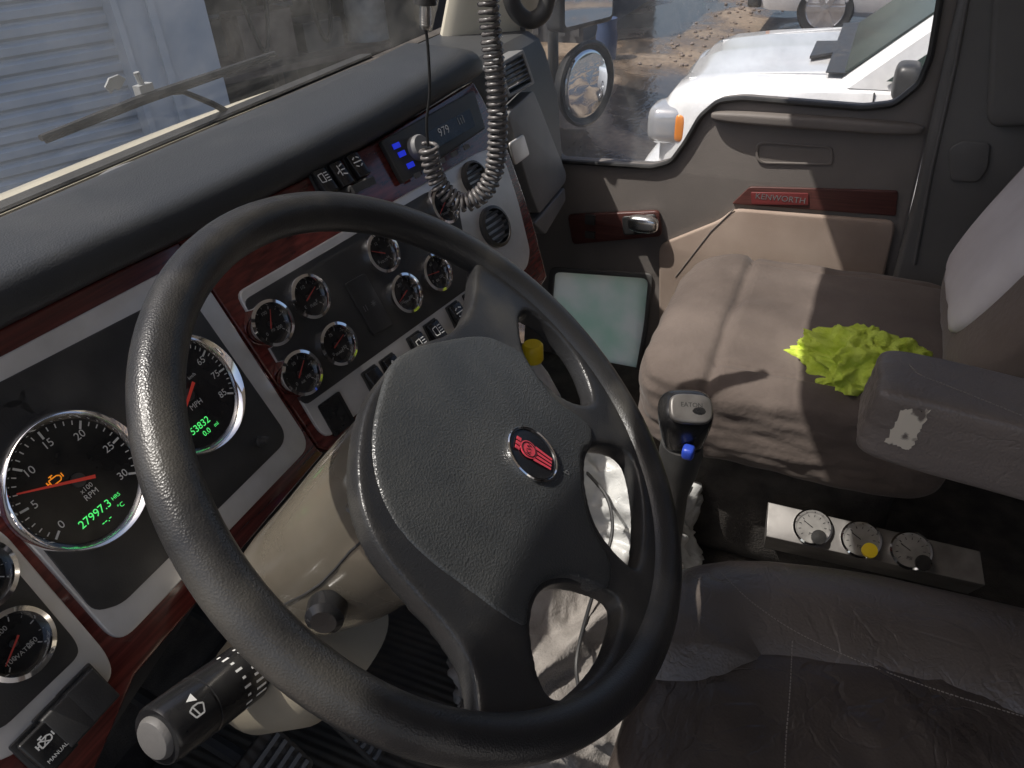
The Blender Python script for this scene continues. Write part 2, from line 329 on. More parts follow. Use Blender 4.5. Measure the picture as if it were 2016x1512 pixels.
# ================================================================== WIPER
wf=Fr(rel(.6,.90,-.31),(1,0,0),(0,-.92,-.385))
wp=thing('windshield_wiper','thin black windshield wiper resting outside on the lower windshield glass','wiper',wf.P(500,248))
bm=BM(); tube(bm,[wf.P(80,272),wf.P(280,196),wf.P(540,105)],[.004,.007,.004],8); tube(bm,[wf.P(90,279,.004),wf.P(280,204,.004),wf.P(530,116,.004)],.0025,6); obj('wiper_blade',bm,'tyre',wp)
bm=BM(); tube(bm,[wf.P(285,184,-.01),wf.P(360,180,-.012),wf.P(420,205,-.012),wf.P(500,250,-.015)],[.005,.004,.005,.007],8); obj('wiper_arm',bm,'tyre',wp)
bm=BM(); cx=wf.P(284,178,-.008)
box(bm,cx,.012,.006,.008); tube(bm,[cx,cx+V((-.004,0,.024))],.004,8); obj('wiper_bracket',bm,'drum',wp)
bm=BM(); pl=wf.pts([(210,174),(218,156),(236,149),(250,156),(244,170),(236,180),(228,176),(222,186)]); plate(bm,wf,pl,-.004,-.002); tag(obj('leaf',bm,'drum'),'pale curled leaf stuck on the windshield above the wiper','leaf')
# ================================================================== DASHBOARD
dash=thing('dashboard','black padded truck dashboard with red wood trim, silver frames and chrome gauges','dashboard',rel(.6,.6,-.6))
H0=.0055
bm=BM(); wl=D.pts([(-260,790),(0,645),(352,474),(625,880),(640,892),(268,1330),(238,1400),(190,1512),(60,1750),(-700,1500),(-560,1000)]); plate(bm,D,wl,-.03,0,bev=.004); obj('wood_trim',bm,'wood',dash)
bm=BM(); wl=E.pts([(352,474),(620,340),(740,278),(932,160),(950,190),(1003,300),(1048,430),(1078,545),(1062,572),(655,888),(627,882)]); plate(bm,E,wl,-.16,0.0,bev=.004); obj('wood_trim',bm,'wood',dash)
def sil(fr,o,i,r=.012):
    bm=BM(); plate(bm,fr,rnd(fr.pts(o),r),-.004,.005,bev=.002); obj('silver_trim',bm,'silver',dash)
    bm=BM(); plate(bm,fr,rnd(fr.pts(i,H0),r*.8),-.003,.0062,bev=.001); obj('instrument_panel',bm,'black',dash)
sil(D,[(-90,748),(0,703),(345,522),(402,562),(598,862),(598,888),(245,1255),(215,1255),(-120,880)],[(-90,795),(0,752),(335,580),(385,598),(560,848),(558,875),(240,1190),(185,1205),(-120,830)])
sil(D,[(-400,850),(0,1045),(205,1285),(219,1325),(195,1362),(0,1500),(-500,1500)],[(-400,890),(0,1085),(150,1262),(157,1290),(0,1440),(-500,1420)])
sil(E,[(462,578),(700,440),(930,305),(965,292),(992,322),(1017,400),(1040,495),(1035,527),(965,588),(645,862),(625,850)],[(478,592),(840,378),(890,368),(905,420),(930,562),(600,800)])
st=[(D.P(-260,775),1),(D.P(0,640),1),(D.P(200,540),1),(D.P(352,469),1),(E.P(480,405),1),(E.P(620,334),1),(E.P(740,270),1),(E.P(860,196),1),(E.P(922,156),1),(E.P(938,146),.85),(E.P(946,142),.5)]
rings=[]
for p,k in st:
    p=p-C; zt=p.z+.047*k
    pr=[(p.y+.03,p.z-.010),(p.y+.004,p.z-.006),(p.y-.006*k,p.z+.000),(p.y-.010*k,p.z+.006*k),(p.y-.010*k,p.z+.014*k),(p.y-.008*k,p.z+.026*k),(p.y-.004,p.z+.033*k),(p.y+.004,p.z+.0385*k),(p.y+.02,p.z+.0425*k),(p.y+.06,zt),(p.y+.10,zt+.001),(.74,min(zt,-.272)),(.78,-.283),(.85,-.310),(.85,-.36)]
    rings.append([rel(p.x,y,z) for y,z in pr])
bm=BM(); loft(bm,rings); obj('dash_pad',bm,'pad',dash,ang=60)
bm=BM(); rings=[]
for x in (1.0,1.3,1.6,1.64): rings.append([rel(x,.60,-.66),rel(x,.615,-.45),rel(x,.642,-.36),rel(x,.655,-.335),rel(x,.68,-.32),rel(x,.86,-.32),rel(x,.86,-.66)])
loft(bm,rings); obj('passenger_dash',bm,'pad',dash,ang=25)
G=Fr(rel(1.4,.594,-.5),(1,0,0),(0,-.99,.12))
bm=BM(); plate(bm,G,rnd(G.pts([(988,225),(1040,178),(1106,342),(1104,360),(1052,422),(1035,380)]),.012),-.02,.012,bev=.003); gb=obj('glovebox',bm,'gray',dash)
bm=BM(); plate(bm,G,rnd(G.pts([(1000,282),(1028,264),(1040,305),(1012,326)],.013),.008),.012,.017,bev=.002); lt=obj('latch',bm,'silver',gb)
bm=BM(); plate(bm,G,rnd(G.pts([(1045,440),(1106,368),(1108,395),(1068,462)]),.01),-.02,.008,bev=.003); obj('lower_trim',bm,'gray',dash)
def vent(fr,l,nb):
    bm=BM(); q=fr.pts(l); cx=sum(p[0] for p in q)/4; cy=sum(p[1] for p in q)/4
    ins=[(cx+(a-cx)*.8,cy+(b-cy)*.8) for a,b in q]
    plate(bm,fr,rnd(q,.006),-.02,.012,[rnd(ins,.004)],bev=.002); v=obj('air_vent',bm,'gray',dash)
    for k in range(nb):
        t=(k+.5)/nb; A=V(ins[0]).lerp(V(ins[3]),t); B=V(ins[1]).lerp(V(ins[2]),t); bm=BM()
        pa=fr.w(A[0],A[1],.004); pb=fr.w(B[0],B[1],.004); ax=(pb-pa).normalized(); nn=(fr.n+fr.v*.6).normalized(); zz=ax.cross(nn)
        box(bm,(pa+pb)/2,(pb-pa).length/2,.008,.0012,(ax,nn,zz)); obj('vent_blade',bm,'black',v)
vent(G,[(968,128),(1020,98),(1043,165),(990,195)],6)
def rvent(px,py,R):
    a,b=E.pk(px,py,.005); bm=BM(); lathe(bm,E,a,b,[(R,.004),(R,.012),(R*.85,.014),(R*.8,.006),(R*.75,.004),(.001,.004)],32); v=obj('round_vent',bm,'black',dash)
    for k in range(-2,3):
        w=math.sqrt(max(0,(R*.78)**2-(k*R*.3)**2)); bm=BM(); box(bm,E.w(a,b+k*R*.3,.008),w,.002,.005,(E.u,E.v,E.n)); obj('vent_blade',bm,'black',v)
rvent(932,352,.026); rvent(972,447,.032)
bm=BM(); rings=[]
for x,y,z in ((-.42,.54,-.66),(.0,.54,-.66),(.2,.535,-.63),(.56,.555,-.56),(.8,.52,-.58),(1.06,.50,-.60),(1.10,.52,-.62)): rings.append([rel(x,y,z),rel(x,y+.01,z-.05),rel(x,.80,z-.2),rel(x,.86,z-.2),rel(x,.86,z),rel(x,y+.04,z+.05)])
loft(bm,rings); obj('knee_panel',bm,'black',dash)
def gauge(fr,px,py,R,label,ndl,nums,word,rot0=225,rot1=-45,big=False,nt=11,seg=48):
    h=.006; a,b=fr.pk(px,py,h+.004)
    bm=BM(); lathe(bm,fr,a,b,[(R*.9,h-.01),(R*.9,h+.002),(.001,h+.002)],seg); gg=obj('gauge',bm,'dial',dash,label=label)
    bm=BM(); e=.75 if not big else .865
    lathe(bm,fr,a,b,[(R,h-.004),(R,h+.007),(R*.97,h+.011),(R*(e+.09),h+.012),(R*(e+.03),h+.008),(R*e,h+.0025),(R*e*.99,h+.001)],seg,False); obj('bezel',bm,'chrome',gg)
    hh=h+.0026; bm=BM()
    for i in range(nt):
        t=math.radians(rot0+(rot1-rot0)*i/(nt-1)); mj=(i%5==0) if big else (i%2==0)
        r1=R*(e-.03); r0=r1-R*(.12 if mj else .06); w=R*(.016 if mj else .008); c,s=math.cos(t),math.sin(t)
        quad(bm,[fr.w(a+r0*c-w*s,b+r0*s+w*c,hh),fr.w(a+r1*c-w*s,b+r1*s+w*c,hh),fr.w(a+r1*c+w*s,b+r1*s-w*c,hh),fr.w(a+r0*c+w*s,b+r0*s-w*c,hh)])
    for i,s_ in enumerate(nums):
        t=math.radians(rot0+(rot1-rot0)*i/(len(nums)-1)); rd=R*(.63 if big else .46)
        txt(bm,fr,a+rd*math.cos(t),b+rd*math.sin(t),hh,s_,R*(.16 if big else .2))
    for (s_,dx,dy,sz) in word: txt(bm,fr,a+dx*R,b+dy*R,hh,s_,R*sz)
    obj('dial_markings',bm,'white' if big else 'dimwhite',gg,False)
    bm=BM(); t=math.radians(ndl); c,s=math.cos(t),math.sin(t); nh=h+.005
    L1=R*(.80 if big else .58); L0=-R*.22; w0=R*.026; w1=R*.011
    plate(bm,Fr(fr.w(a,b,nh),fr.u*c+fr.v*s,fr.n),[(L0,-w0),(L1,-w1),(L1,w1),(L0,w0)],0,.0008); obj('needle',bm,'red' if big else 'dimred',gg,False)
    bm=BM(); lathe(bm,fr,a,b,[(R*.1,h+.002),(R*.1,h+.0045),(.001,h+.0048)],20); obj('needle_hub',bm,'black',gg)
    return gg,a,b,hh
RT=.0635
def bars(bm,fr,a,b,h,segs,w):
    for (x0,y0,x1,y1) in segs:
        d=V((x1-x0,y1-y0)); n=V((-d.y,d.x)).normalized()*w; 
        quad(bm,[fr.w(a+x0+n.x,b+y0+n.y,h),fr.w(a+x1+n.x,b+y1+n.y,h),fr.w(a+x1-n.x,b+y1-n.y,h),fr.w(a+x0-n.x,b+y0-n.y,h)])
gg,a,b,hh=gauge(D,155,945,RT,'large tachometer dial left of the steering wheel rim',154,['0','5','10','15','20','25','30'],[('x100',.02,-.16,.10),('RPM',.02,-.27,.12)],212,-32,True,31,64)
bm=BM(); a1,b1=D.pk(188,1012,.009); txt(bm,D,a1,b1,hh+.0004,'27997.3',.0105); txt(bm,D,a1+.0235,b1+.0005,hh+.0004,'HRS',.005); txt(bm,D,a1+.004,b1-.0105,hh+.0004,'--.-',.009); txt(bm,D,a1+.022,b1-.009,hh+.0004,'\u00b0C',.006); obj('digital_display',bm,'green',gg,False)
bm=BM(); ae,be=D.pk(108,945,.009)
ENG=[(-.6,-.4,.5,-.4),(-.6,-.4,-.6,.3),(-.6,.3,.4,.3),(.4,.3,.7,.1),(.7,.1,.7,-.2),(.7,-.2,.5,-.4),(-.2,.3,-.2,.6),(-.4,.6,.1,.6),(-.9,-.3,-.9,.3),(-.9,0,-.6,0),(.95,-.25,.95,.25)]
bars(bm,D,ae,be,hh+.0005,[tuple(q*.0078 for q in s_) for s_ in ENG],.0005); obj('engine_warning_icon',bm,'orange',gg,False)
gg,a,b,hh=gauge(D,372,777,RT,'large speedometer dial behind the steering wheel rim',212,['5','15','25','35','45','55','65','75','85'],[('MPH',.02,-.2,.13),('km/h',.25,.2,.08)],212,-32,True,41,64)
bm=BM(); a1,b1=D.pk(394,838,.009); txt(bm,D,a1,b1,hh+.0004,'53832',.0105); txt(bm,D,a1+.002,b1-.0095,hh+.0004,'0.0',.008); txt(bm,D,a1+.016,b1-.0095,hh+.0004,'mi',.006); obj('digital_display',bm,'green',gg,False)
for px,py,R_ in ((35,818,.013),(68,787,.012),(20,775,.012)):
    bm=BM(); a,b=D.pk(px,py,.007); lathe(bm,D,a,b,[(R_,.0055),(R_,.0066),(.001,.0066)],24); obj('indicator_lamp',bm,'black',dash)
bm=BM(); a,b=D.pk(515,868,.01); lathe(bm,D,a,b,[(.006,.005),(.006,.009),(.0045,.010),(.004,.020),(.001,.021)],20); obj('trip_reset_button',bm,'black',dash)
SG=.0278
for (fr,px,py,lab,nd,nums,word) in [
 (E,532,637,'small round gauge, lower left of the pair beside the wheel',60,['0','100','200'],[('PSI',0,-.3,.16)]),
 (E,607,585,'small round fuel gauge at the top left of the centre panel',25,['E','1/2','F'],[('FUEL',.1,-.4,.18)]),
 (E,662,678,'small round brake gauge right of the two left gauges',20,['0','75','150'],[('BRAKE',0,-.4,.16)]),
 (E,590,735,'lowest small round gauge of the centre panel',40,['0','50','100'],[('AIR',0,-.4,.16)]),
 (E,750,498,'small round gauge at the top middle of the centre panel',150,['8','12','16'],[('VOLTS',0,-.4,.16)]),
 (E,796,578,'small round gauge right of the central cover plate',200,['100','200','300'],[('TRANS',0,-.4,.15)]),
 (E,857,537,'small round gauge at the right of the centre panel',170,['0','60','120'],[('OIL',0,-.4,.16)]),
 (E,872,405,'small round gauge half hidden behind the coiled cord',210,['0','30','60'],[('TURBO',0,-.4,.15)]),
 (D,28,1267,'small round water temperature gauge at the lower left',210,['100','200','250'],[('WATER',.05,-.35,.18)]),
 (D,-50,1135,'small round gauge at the left edge above the water gauge',100,['0','40','80'],[('OIL',0,-.4,.16)])]:
    gauge(fr,px,py,SG*(1.08 if fr is D else 1),lab,nd,nums,word)
bm=BM(); plate(bm,E,rnd(E.pts([(676,560),(716,538),(772,640),(735,662)],.006),.004),.004,.009,bev=.001); ip=obj('cover_plate',bm,'black',dash)
bm=BM(); a,b=E.pk(735,597,.009); bars(bm,E,a,b,.0093,[(-.004,0,.004,0),(0,-.004,0,.004),(-.003,-.003,.003,.003),(-.003,.003,.003,-.003)],.0005); bars(bm,E,a-.014,b,.0093,[(-.003,-.004,-.003,.004),(.001,-.004,.001,.004)],.0005); obj('icon',bm,'gray',ip,False)
def rocker(fr,px,py,w,h,icon,h0=.004,rot=0,m_='black',tilt=.25):
    a,b=fr.pk(px,py,h0+.006); o=fr.w(a,b,h0); u=(fr.u*math.cos(rot)+fr.v*math.sin(rot)); f=Fr(o,u,fr.n)
    bm=BM(); q=rnd([(-w*.58,-h*.56),(w*.58,-h*.56),(w*.58,h*.56),(-w*.58,h*.56)],.002); plate(bm,f,q,-.002,.003,bev=.001); s=obj('rocker_switch',bm,m_,dash)
    f2=Fr(o+f.n*.004,f.u,(f.n+f.v*tilt)); bm=BM(); plate(bm,f2,rnd([(-w*.48,-h*.48),(w*.48,-h*.48),(w*.48,h*.48),(-w*.48,h*.48)],.002),-.002,.009,bev=.0018); obj('rocker',bm,'dial' if icon!='x' else 'black',s)
    if icon and icon!='x':
        bm=BM(); k=w*.34; hz=.0094; th=.0008
        if icon=='lamp':
            bars(bm,f2,0,h*.1,hz,[(-k,-k*.7,-k,k*.7),(-k,k*.7,0,k*.8),(-k,-k*.7,0,-k*.8),(0,-k*.8,0,k*.8),(k*.3,k*.7,k*1.1,k*.7),(k*.3,k*.2,k*1.1,k*.2),(k*.3,-k*.3,k*1.1,-k*.3),(k*.3,-k*.8,k*1.1,-k*.8)],th*.8)
        elif icon=='tri': bars(bm,f2,0,h*.1,hz,[(-k,-k*.7,k,-k*.7),(-k,-k*.7,0,k),(0,k,k,-k*.7)],th)
        elif icon=='fan': bars(bm,f2,0,h*.1,hz,[(-k,0,k,0),(-k*.8,k*.6,-k*.2,k*.9),(-k*.8,-k*.6,-k*.2,-k*.9),(k*.8,k*.6,k*.2,k*.9),(k*.8,-k*.6,k*.2,-k*.9)],th)
        elif icon=='cross': bars(bm,f2,0,h*.1,hz,[(-k*.2,-k,-k*.2,k),(k*.1,k*.7,k,k),(k*.1,0,k,0),(k*.1,-k*.7,k,-k),(-k,-k*.4,-k*.3,0)],th)
        elif icon=='manual':
            bars(bm,f2,0,h*.16,hz,[tuple(q*w*.26 for q in s_) for s_ in ENG],.0006); bars(bm,f2,0,h*.15,hz+.0001,[(-.003,-.003,.003,.003),(-.003,.003,.003,-.003)],.0005); txt(bm,f2,0,-h*.24,hz,'MANUAL',w*.15)
        obj('icon',bm,'white',s,False)
    return s
for px,py,ic in ((637,360,'lamp'),(669,346,'cross'),(702,329,'fan')): rocker(E,px,py,.021,.034,ic,0)
bm=BM(); a,b=E.pk(712,366,.02); box(bm,E.w(a,b,.02),.020,.005,.006,(E.u,E.v,E.n)); tube(bm,[E.w(a-.016,b+.004,0),E.w(a-.016,b,.02)],.006,8); tube(bm,[E.w(a+.012,b+.004,0),E.w(a+.012,b,.02)],.006,8); obj('brake_paddle',bm,'black',dash)
for px,py,ic in ((742,752,None),(776,728,'tri'),(828,683,'lamp'),(860,658,'lamp'),(903,622,'fan'),(935,598,'tri')): rocker(E,px,py,.023,.036,ic)
bm=BM(); a,b=E.pk(662,815,.005); plate(bm,E,rnd([(a-.018,b-.022),(a+.018,b-.022),(a+.018,b+.022),(a-.018,b+.022)],.003),.003,.007,[[(a-.013,b-.017),(a+.013,b-.017),(a+.013,b+.017),(a-.013,b+.017)]]); 
box(bm,E.w(a,b,.0052),.0135,.0175,.0006,(E.u,E.v,E.n)); obj('switch_blank',bm,'dial',dash)
for px,py,ic in ((178,1370,'x'),(134,1418,'x'),(92,1468,'manual')): rocker(D,px,py,.030,.037,ic,.004,0,tilt=.12)
bm=BM(); a0=E.pts([(748,279),(930,178),(953,254),(792,362)],.006); plate(bm,E,rnd(a0,.004),.0,.010,bev=.002); rad=obj('radio',bm,'black',dash)
bm=BM(); plate(bm,E,rnd(E.pts([(838,262),(925,214),(935,248),(852,296)],.011),.002),.009,.0112); rd=obj('radio_display',bm,'dial',rad)
bm=BM(); a,b=E.pk(874,258,.0115); txt(bm,E,a,b,.0118,'979',.017); obj('display_digits',bm,'white',rad,False)
bm=BM(); a,b=E.pk(908,238,.0115); bars(bm,E,a,b,.0118,[(-.006,-.004,-.006,.006),(0,-.004,0,.004),(.006,-.004,.006,.007)],.0007); obj('display_bars',bm,'dimwhite',rad,False)
for px,py in ((780,287),(791,303),(808,325)):
    bm=BM(); a,b=E.pk(px,py,.011); box(bm,E.w(a,b,.0115),.0065,.0036,.001,(E.u,E.v,E.n)); obj('radio_button',bm,'blue',rad)
bm=BM(); a,b=E.pk(822,292,.012); lathe(bm,E,a,b,[(.017,.009),(.017,.020),(.015,.023),(.001,.023)],28); obj('radio_knob',bm,'gray',rad)
for k in range(5):
    bm=BM(); a,b=E.pk(822+24*k,345-14*k,.011); box(bm,E.w(a,b,.0112),.006,.0035,.0015,(E.u,E.v,E.n)); obj('preset_button',bm,'dkgray',rad)
# ================================================================== STEERING WHEEL
sw=thing('steering_wheel','large worn black four spoke steering wheel with round red logo emblem','steering wheel',W.o)
RM=.2102; rm=.0156
bm=BM(); tube(bm,[W.w(RM*math.cos(2*PI*k/128),RM*math.sin(2*PI*k/128),0) for k in range(128)],rm,20,True); obj('rim',bm,'rim',sw,ang=180)
lb=W.pts([(925,545),(915,615),(880,662),(800,695),(728,775),(698,870),(697,980),(730,1080),(798,1170),(868,1250),(915,1330),(925,1395)],-.005)
lb=[tuple(p) for p in [q.to_2d() for q in cat([V((*p,0)) for p in lb],4,False)]]
def tor(p,r): v=V(p); return tuple(v.normalized()*r)
RA=.205
A0=tor(lb[0],RA); D0=tor(lb[-1],RA)
angA=math.atan2(A0[1],A0[0])+2*PI; 
while angA-2*PI>.9: angA-=2*PI
angD=math.atan2(D0[1],D0[0])%(2*PI)
if angA<angD: angA+=2*PI
arc=[(RA*math.cos(angD+(angA-angD)*k/40),RA*math.sin(angD+(angA-angD)*k/40)) for k in range(41)]
lb=[p for p in lb if V(p).length<RA-.002]
outer=lb+arc
def hole(l): return [tuple(q.to_2d()) for q in cat([V((*p,0)) for p in W.pts(l,-.002)],4)]
H1=hole([(1015,640),(1032,622),(1082,655),(1132,718),(1158,790),(1135,803),(1080,775),(1030,712)])
H2=hole([(1150,895),(1182,882),(1232,902),(1252,965),(1257,1045),(1245,1122),(1210,1102),(1165,1040),(1145,960)])
H3=hole([(1035,1240),(1055,1172),(1110,1150),(1190,1172),(1214,1205),(1190,1290),(1130,1362),(1082,1382),(1050,1340)])
me=remesh(outer,[H1,H2,H3],-.014,.006,.0026,12,lambda x,y:-.006*math.exp(-((x*x+y*y)/.012)))
bm=BM(); addme(bm,me,W.M()); obj('spokes',bm,'rim',sw,ang=180)
pd=[(785,700),(880,668),(1000,652),(1024,666),(1045,722),(1088,788),(1138,822),(1163,845),(1160,880),(1138,900),(1138,965),(1155,1040),(1195,1105),(1192,1160),(1120,1138),(1065,1148),(1038,1190),(1034,1238),(990,1214),(908,1152),(824,1086),(762,1004),(734,900),(744,795)]
pl=[tuple(q.to_2d()) for q in cat([V((*p,0)) for p in W.pts(pd,.004)],3)]
pcx=sum(p[0] for p in pl)/len(pl); pcy=sum(p[1] for p in pl)/len(pl)
DM=.013
dome=lambda x,y:DM*max(0,1-((x-pcx)**2+(y-pcy)**2)/.021)
me=remesh(pl,[],-.014,.0015,.0020,8,dome)
bm=BM(); addme(bm,me,W.M()); obj('hub_cover',bm,'hub',sw,ang=180)
ea,eb=W.pk(1043,898,.012); eh=.0008+dome(ea,eb)
slope=W.n+ (W.u*(ea-pcx)+W.v*(eb-pcy))*(DM*2/.021)
EM=Fr(W.w(ea,eb,eh),W.u,slope)
bm=BM(); lathe(bm,EM,0,0,[(.0235,-.004),(.0235,.002),(.0215,.003),(.0210,.002),(.001,.0022)],48); em=obj('emblem',bm,'dial',sw)
bm=BM(); lathe(bm,EM,0,0,[(.0240,-.003),(.0240,.0025),(.0232,.0034),(.0222,.0024)],48,False); obj('emblem_ring',bm,'chrome',em)
er=.26
EL=Fr(EM.w(0,0,.0030),EM.u*math.cos(er)+EM.v*math.sin(er),EM.n); LS=1.12
bm=BM(); lathe(bm,EL,0,.0045*LS,[(.0071*LS,0),(.0071*LS,.0006),(.001,.0007)],28)
for k in range(4):
    x0=(-.0054+k*.0036)*LS; x1=(-.0044+k*.0029)*LS
    quad(bm,[EL.w(x0-.0012*LS,-.0005,.0005),EL.w(x0+.0012*LS,-.0005,.0005),EL.w(x1+.0009*LS,-.0155*LS,.0005),EL.w(x1-.0009*LS,-.0155*LS,.0005)])
for k in range(3): box(bm,EL.w((-.004+k*.004)*LS,.0135*LS,.0003),.0014*LS,.0018*LS,.0003,(EL.u,EL.v,EL.n))
obj('emblem_logo',bm,'redlogo',em,False)
bm=BM(); lathe(bm,EL,0,.0045*LS,[(.0062*LS,.0008),(.0058*LS,.0012),(.0054*LS,.0008)],28,False); txt(bm,EL,0,.0045*LS,.0011,'KW',.0066); obj('emblem_letters',bm,'dial',em,False)
bm=BM(); ha,hb=W.pk(1112,932,.012); hz=.0022+dome(ha,hb); txt(bm,W,ha,hb,hz,'b',.009,.3); obj('horn_icon',bm,'gray',sw,False)
# column
cn=thing('steering_column','tan plastic steering column shroud between the wheel hub and the dashboard','steering column',W.w(0,0,-.3))
def ring(f,h,ra,rb,oa=0,ob=0,n=40,k=2.5):
    out=[]
    for i in range(n):
        t=2*PI*i/n; c,s=math.cos(t),math.sin(t); out.append(f.w(oa+ra*math.copysign(abs(c)**(2/k),c),ob+rb*math.copysign(abs(s)**(2/k),s),h))
    return out
rg=[ring(W,-.030,.060,.060,0,-.005),ring(W,-.034,.068,.067,0,-.005),ring(W,-.06,.0715,.069,0,-.008),ring(W,-.11,.073,.070,0,-.010),ring(W,-.18,.070,.066,0,-.010),ring(W,-.25,.062,.058,0,-.004),ring(W,-.30,.052,.050,0,0),ring(W,-.34,.05,.048)]
bm=BM(); loft(bm,rg); shr=obj('shroud',bm,'taupe',cn,ang=60); ts=[tree(shr)]
sp_=[onsurf(x,y,ts,0) for x,y in [(712,1066),(690,1085),(660,1120),(630,1150),(600,1170),(560,1190)]]; sp_=[p for p in sp_ if p]
bm=BM(); tube(bm,sp_,.0011,6); obj('shroud_seam',bm,'black',cn)
bm=BM(); loft(bm,[ring(W,-.014,.06,.06),ring(W,-.031,.062,.062,0,-.003)]); obj('collar',bm,'black',cn)
bm=BM(); loft(bm,[ring(W,-.26,.055,.04,-.02,-.065),ring(W,-.32,.064,.05,-.03,-.065),ring(W,-.40,.058,.05,-.03,-.05)]); obj('lower_cover',bm,'lowcream',cn,ang=60)
kp=W.w(-.064,-.02,-.17); bm=BM(); tube(bm,[kp,kp+V((-.010,-.01,.006)),kp+V((-.012,-.012,.008)),kp+V((-.024,-.018,.011)),kp+V((-.028,-.020,.012))],[.010,.012,.016,.015,.010],20); obj('ignition_knob',bm,'dial',cn)
for x,y in ((598,895),(690,1000)):
    p=onsurf(x,y,ts,0)
    if p:
        bm=BM(); q=Fr(p,W.u,(C-p)); lathe(bm,q,0,0,[(.0035,-.003),(.0035,.001),(.001,.0013)],14); obj('shroud_screw',bm,'taupe',cn)
sA=rel(.305,.405,-.605); sB=rel(.163,.410,-.548)
sk=thing('turn_signal_stalk','thick black wiper and turn signal stalk with white icons pointing lower left','control stalk',sA)
ax=(sB-sA).normalized(); SR=.0262
bm=BM(); tube(bm,[sA-ax*.09,sA-ax*.02,sA-ax*.018,sA+ax*.03,sA+ax*.031,sA+ax*.034,sA+ax*.035,sA+ax*.088,sA+ax*.0885,sA+ax*.0905,sA+ax*.091,sA+ax*.128,sA+ax*.131],[.016,.018,SR*.92,SR*.94,SR*.9,SR*.9,SR,SR,SR*.96,SR*.96,SR,SR*.97,SR*.9],36); obj('stalk_body',bm,'dial',sk)
bm=BM(); q=sA+ax*.130; tube(bm,[q,q+ax*.003,q+ax*.006,q+ax*.007],[SR*.70,SR*.68,SR*.60,SR*.45],28); cp=obj('end_cap',bm,'dkgray',sk)
vn=(C-(sA+ax*.06)); vn=(vn-ax*vn.dot(ax)).normalized(); SF=Fr(sA,ax,vn)
def tang(t,an,r_): 
    d_=SF.n*math.cos(an)+SF.v*math.sin(an); return Fr(sA+ax*t+d_*r_,-ax,d_)
bm=BM()
for k in range(-4,5):
    f=tang(.0435,k*.24,SR+.0003); w=.0014+.0006*(k+4); quad(bm,[f.w(-w,-.0011),f.w(w,-.0011),f.w(w,.0011),f.w(-w,.0011)])
    f=tang(.058,k*.30+.1,SR+.0003); w=.0035 if k%2 else .0018; quad(bm,[f.w(-w,-.0011),f.w(w,-.0011),f.w(w,.0011),f.w(-w,.0011)])
obj('graduation_marks',bm,'white',sk,False)
def wico(f,k):
    bm=BM(); bars(bm,f,0,0,.0005,[(-k,k*.5,-k*.6,-k*.5),(k,k*.5,k*.6,-k*.5),(-k*.6,-k*.5,k*.6,-k*.5),(-k,k*.5,-k*.4,k*.8),(-k*.4,k*.8,k*.4,k*.8),(k*.4,k*.8,k,k*.5),(0,-k*.5,-k*.4,k*.7)],.0007); obj('wiper_icon',bm,'white',sk,False)
wico(tang(.008,.55,SR*.94),.0065); wico(tang(.024,-.35,SR*.95),.0065); wico(tang(.108,.1,SR*.99),.0068)
bm=BM(); f=tang(.108,-.34,SR*.99); 
vs=[bm.verts.new(f.w(-.004,0,.0004)),bm.verts.new(f.w(.004,-.004,.0004)),bm.verts.new(f.w(.004,.004,.0004))]; bm.faces.new(vs)
obj('arrow_mark',bm,'white',sk,False)
# ================================================================== CORDS
K=Fr(rel(.86,.40,-.2),(.42,-.9,0),(-.9,-.42,0))
path=[K.P(955,-260),K.P(960,-120),K.P(962,0),K.P(966,60),K.P(975,150),K.P(980,250),K.P(974,330),K.P(948,383),K.P(905,398),K.P(868,368),K.P(850,325),K.P(843,285)]
pth=cat(path,30,False)
def helix(bm,pth,R,wr,pitch,seg=6):
    pts=[]; x=None; ph=0
    for i in range(len(pth)-1):
        t=(pth[i+1]-pth[i]); Ls=t.length; t=t.normalized()
        if x is None: x=t.cross(V((0,0,1)) if abs(t.z)<.9 else V((1,0,0))).normalized()
        x=(x-t*x.dot(t)).normalized(); y=t.cross(x); n_=max(1,int(Ls/pitch*10))
        for k in range(n_):
            ph+=2*PI*(Ls/n_)/pitch; p=pth[i].lerp(pth[i+1],k/n_); pts.append(p+x*R*math.cos(ph)+y*R*math.sin(ph))
    tube(bm,pts,wr,seg)
cc=thing('coiled_cord','black coiled radio microphone cord hanging in a loop in front of the radio','cord',K.P(905,398))
bm=BM(); helix(bm,pth,.0108,.0027,.0078); obj('coil',bm,'cable',cc,ang=180)
bm=BM(); tube(bm,cat([K.P(843,288),K.P(840,240),K.P(846,180),K.P(843,100),K.P(838,55)],5,False),.0018,8); obj('straight_lead',bm,'tyre',cc)
bm=BM(); z=K.P(838,58); up=K.P(835,-260)
tube(bm,[z,z.lerp(up,.02),z.lerp(up,.16),z.lerp(up,.17)],[.004,.006,.006,.009],12)
for k in range(7): tube(bm,[z.lerp(up,.03+.018*k),z.lerp(up,.037+.018*k)],.0068,12)
obj('cord_connector',bm,'steel',cc)
bm=BM(); tube(bm,[z.lerp(up,.17),z.lerp(up,.24),up],[.013,.013,.004],12); obj('cord_plug',bm,'black',cc)
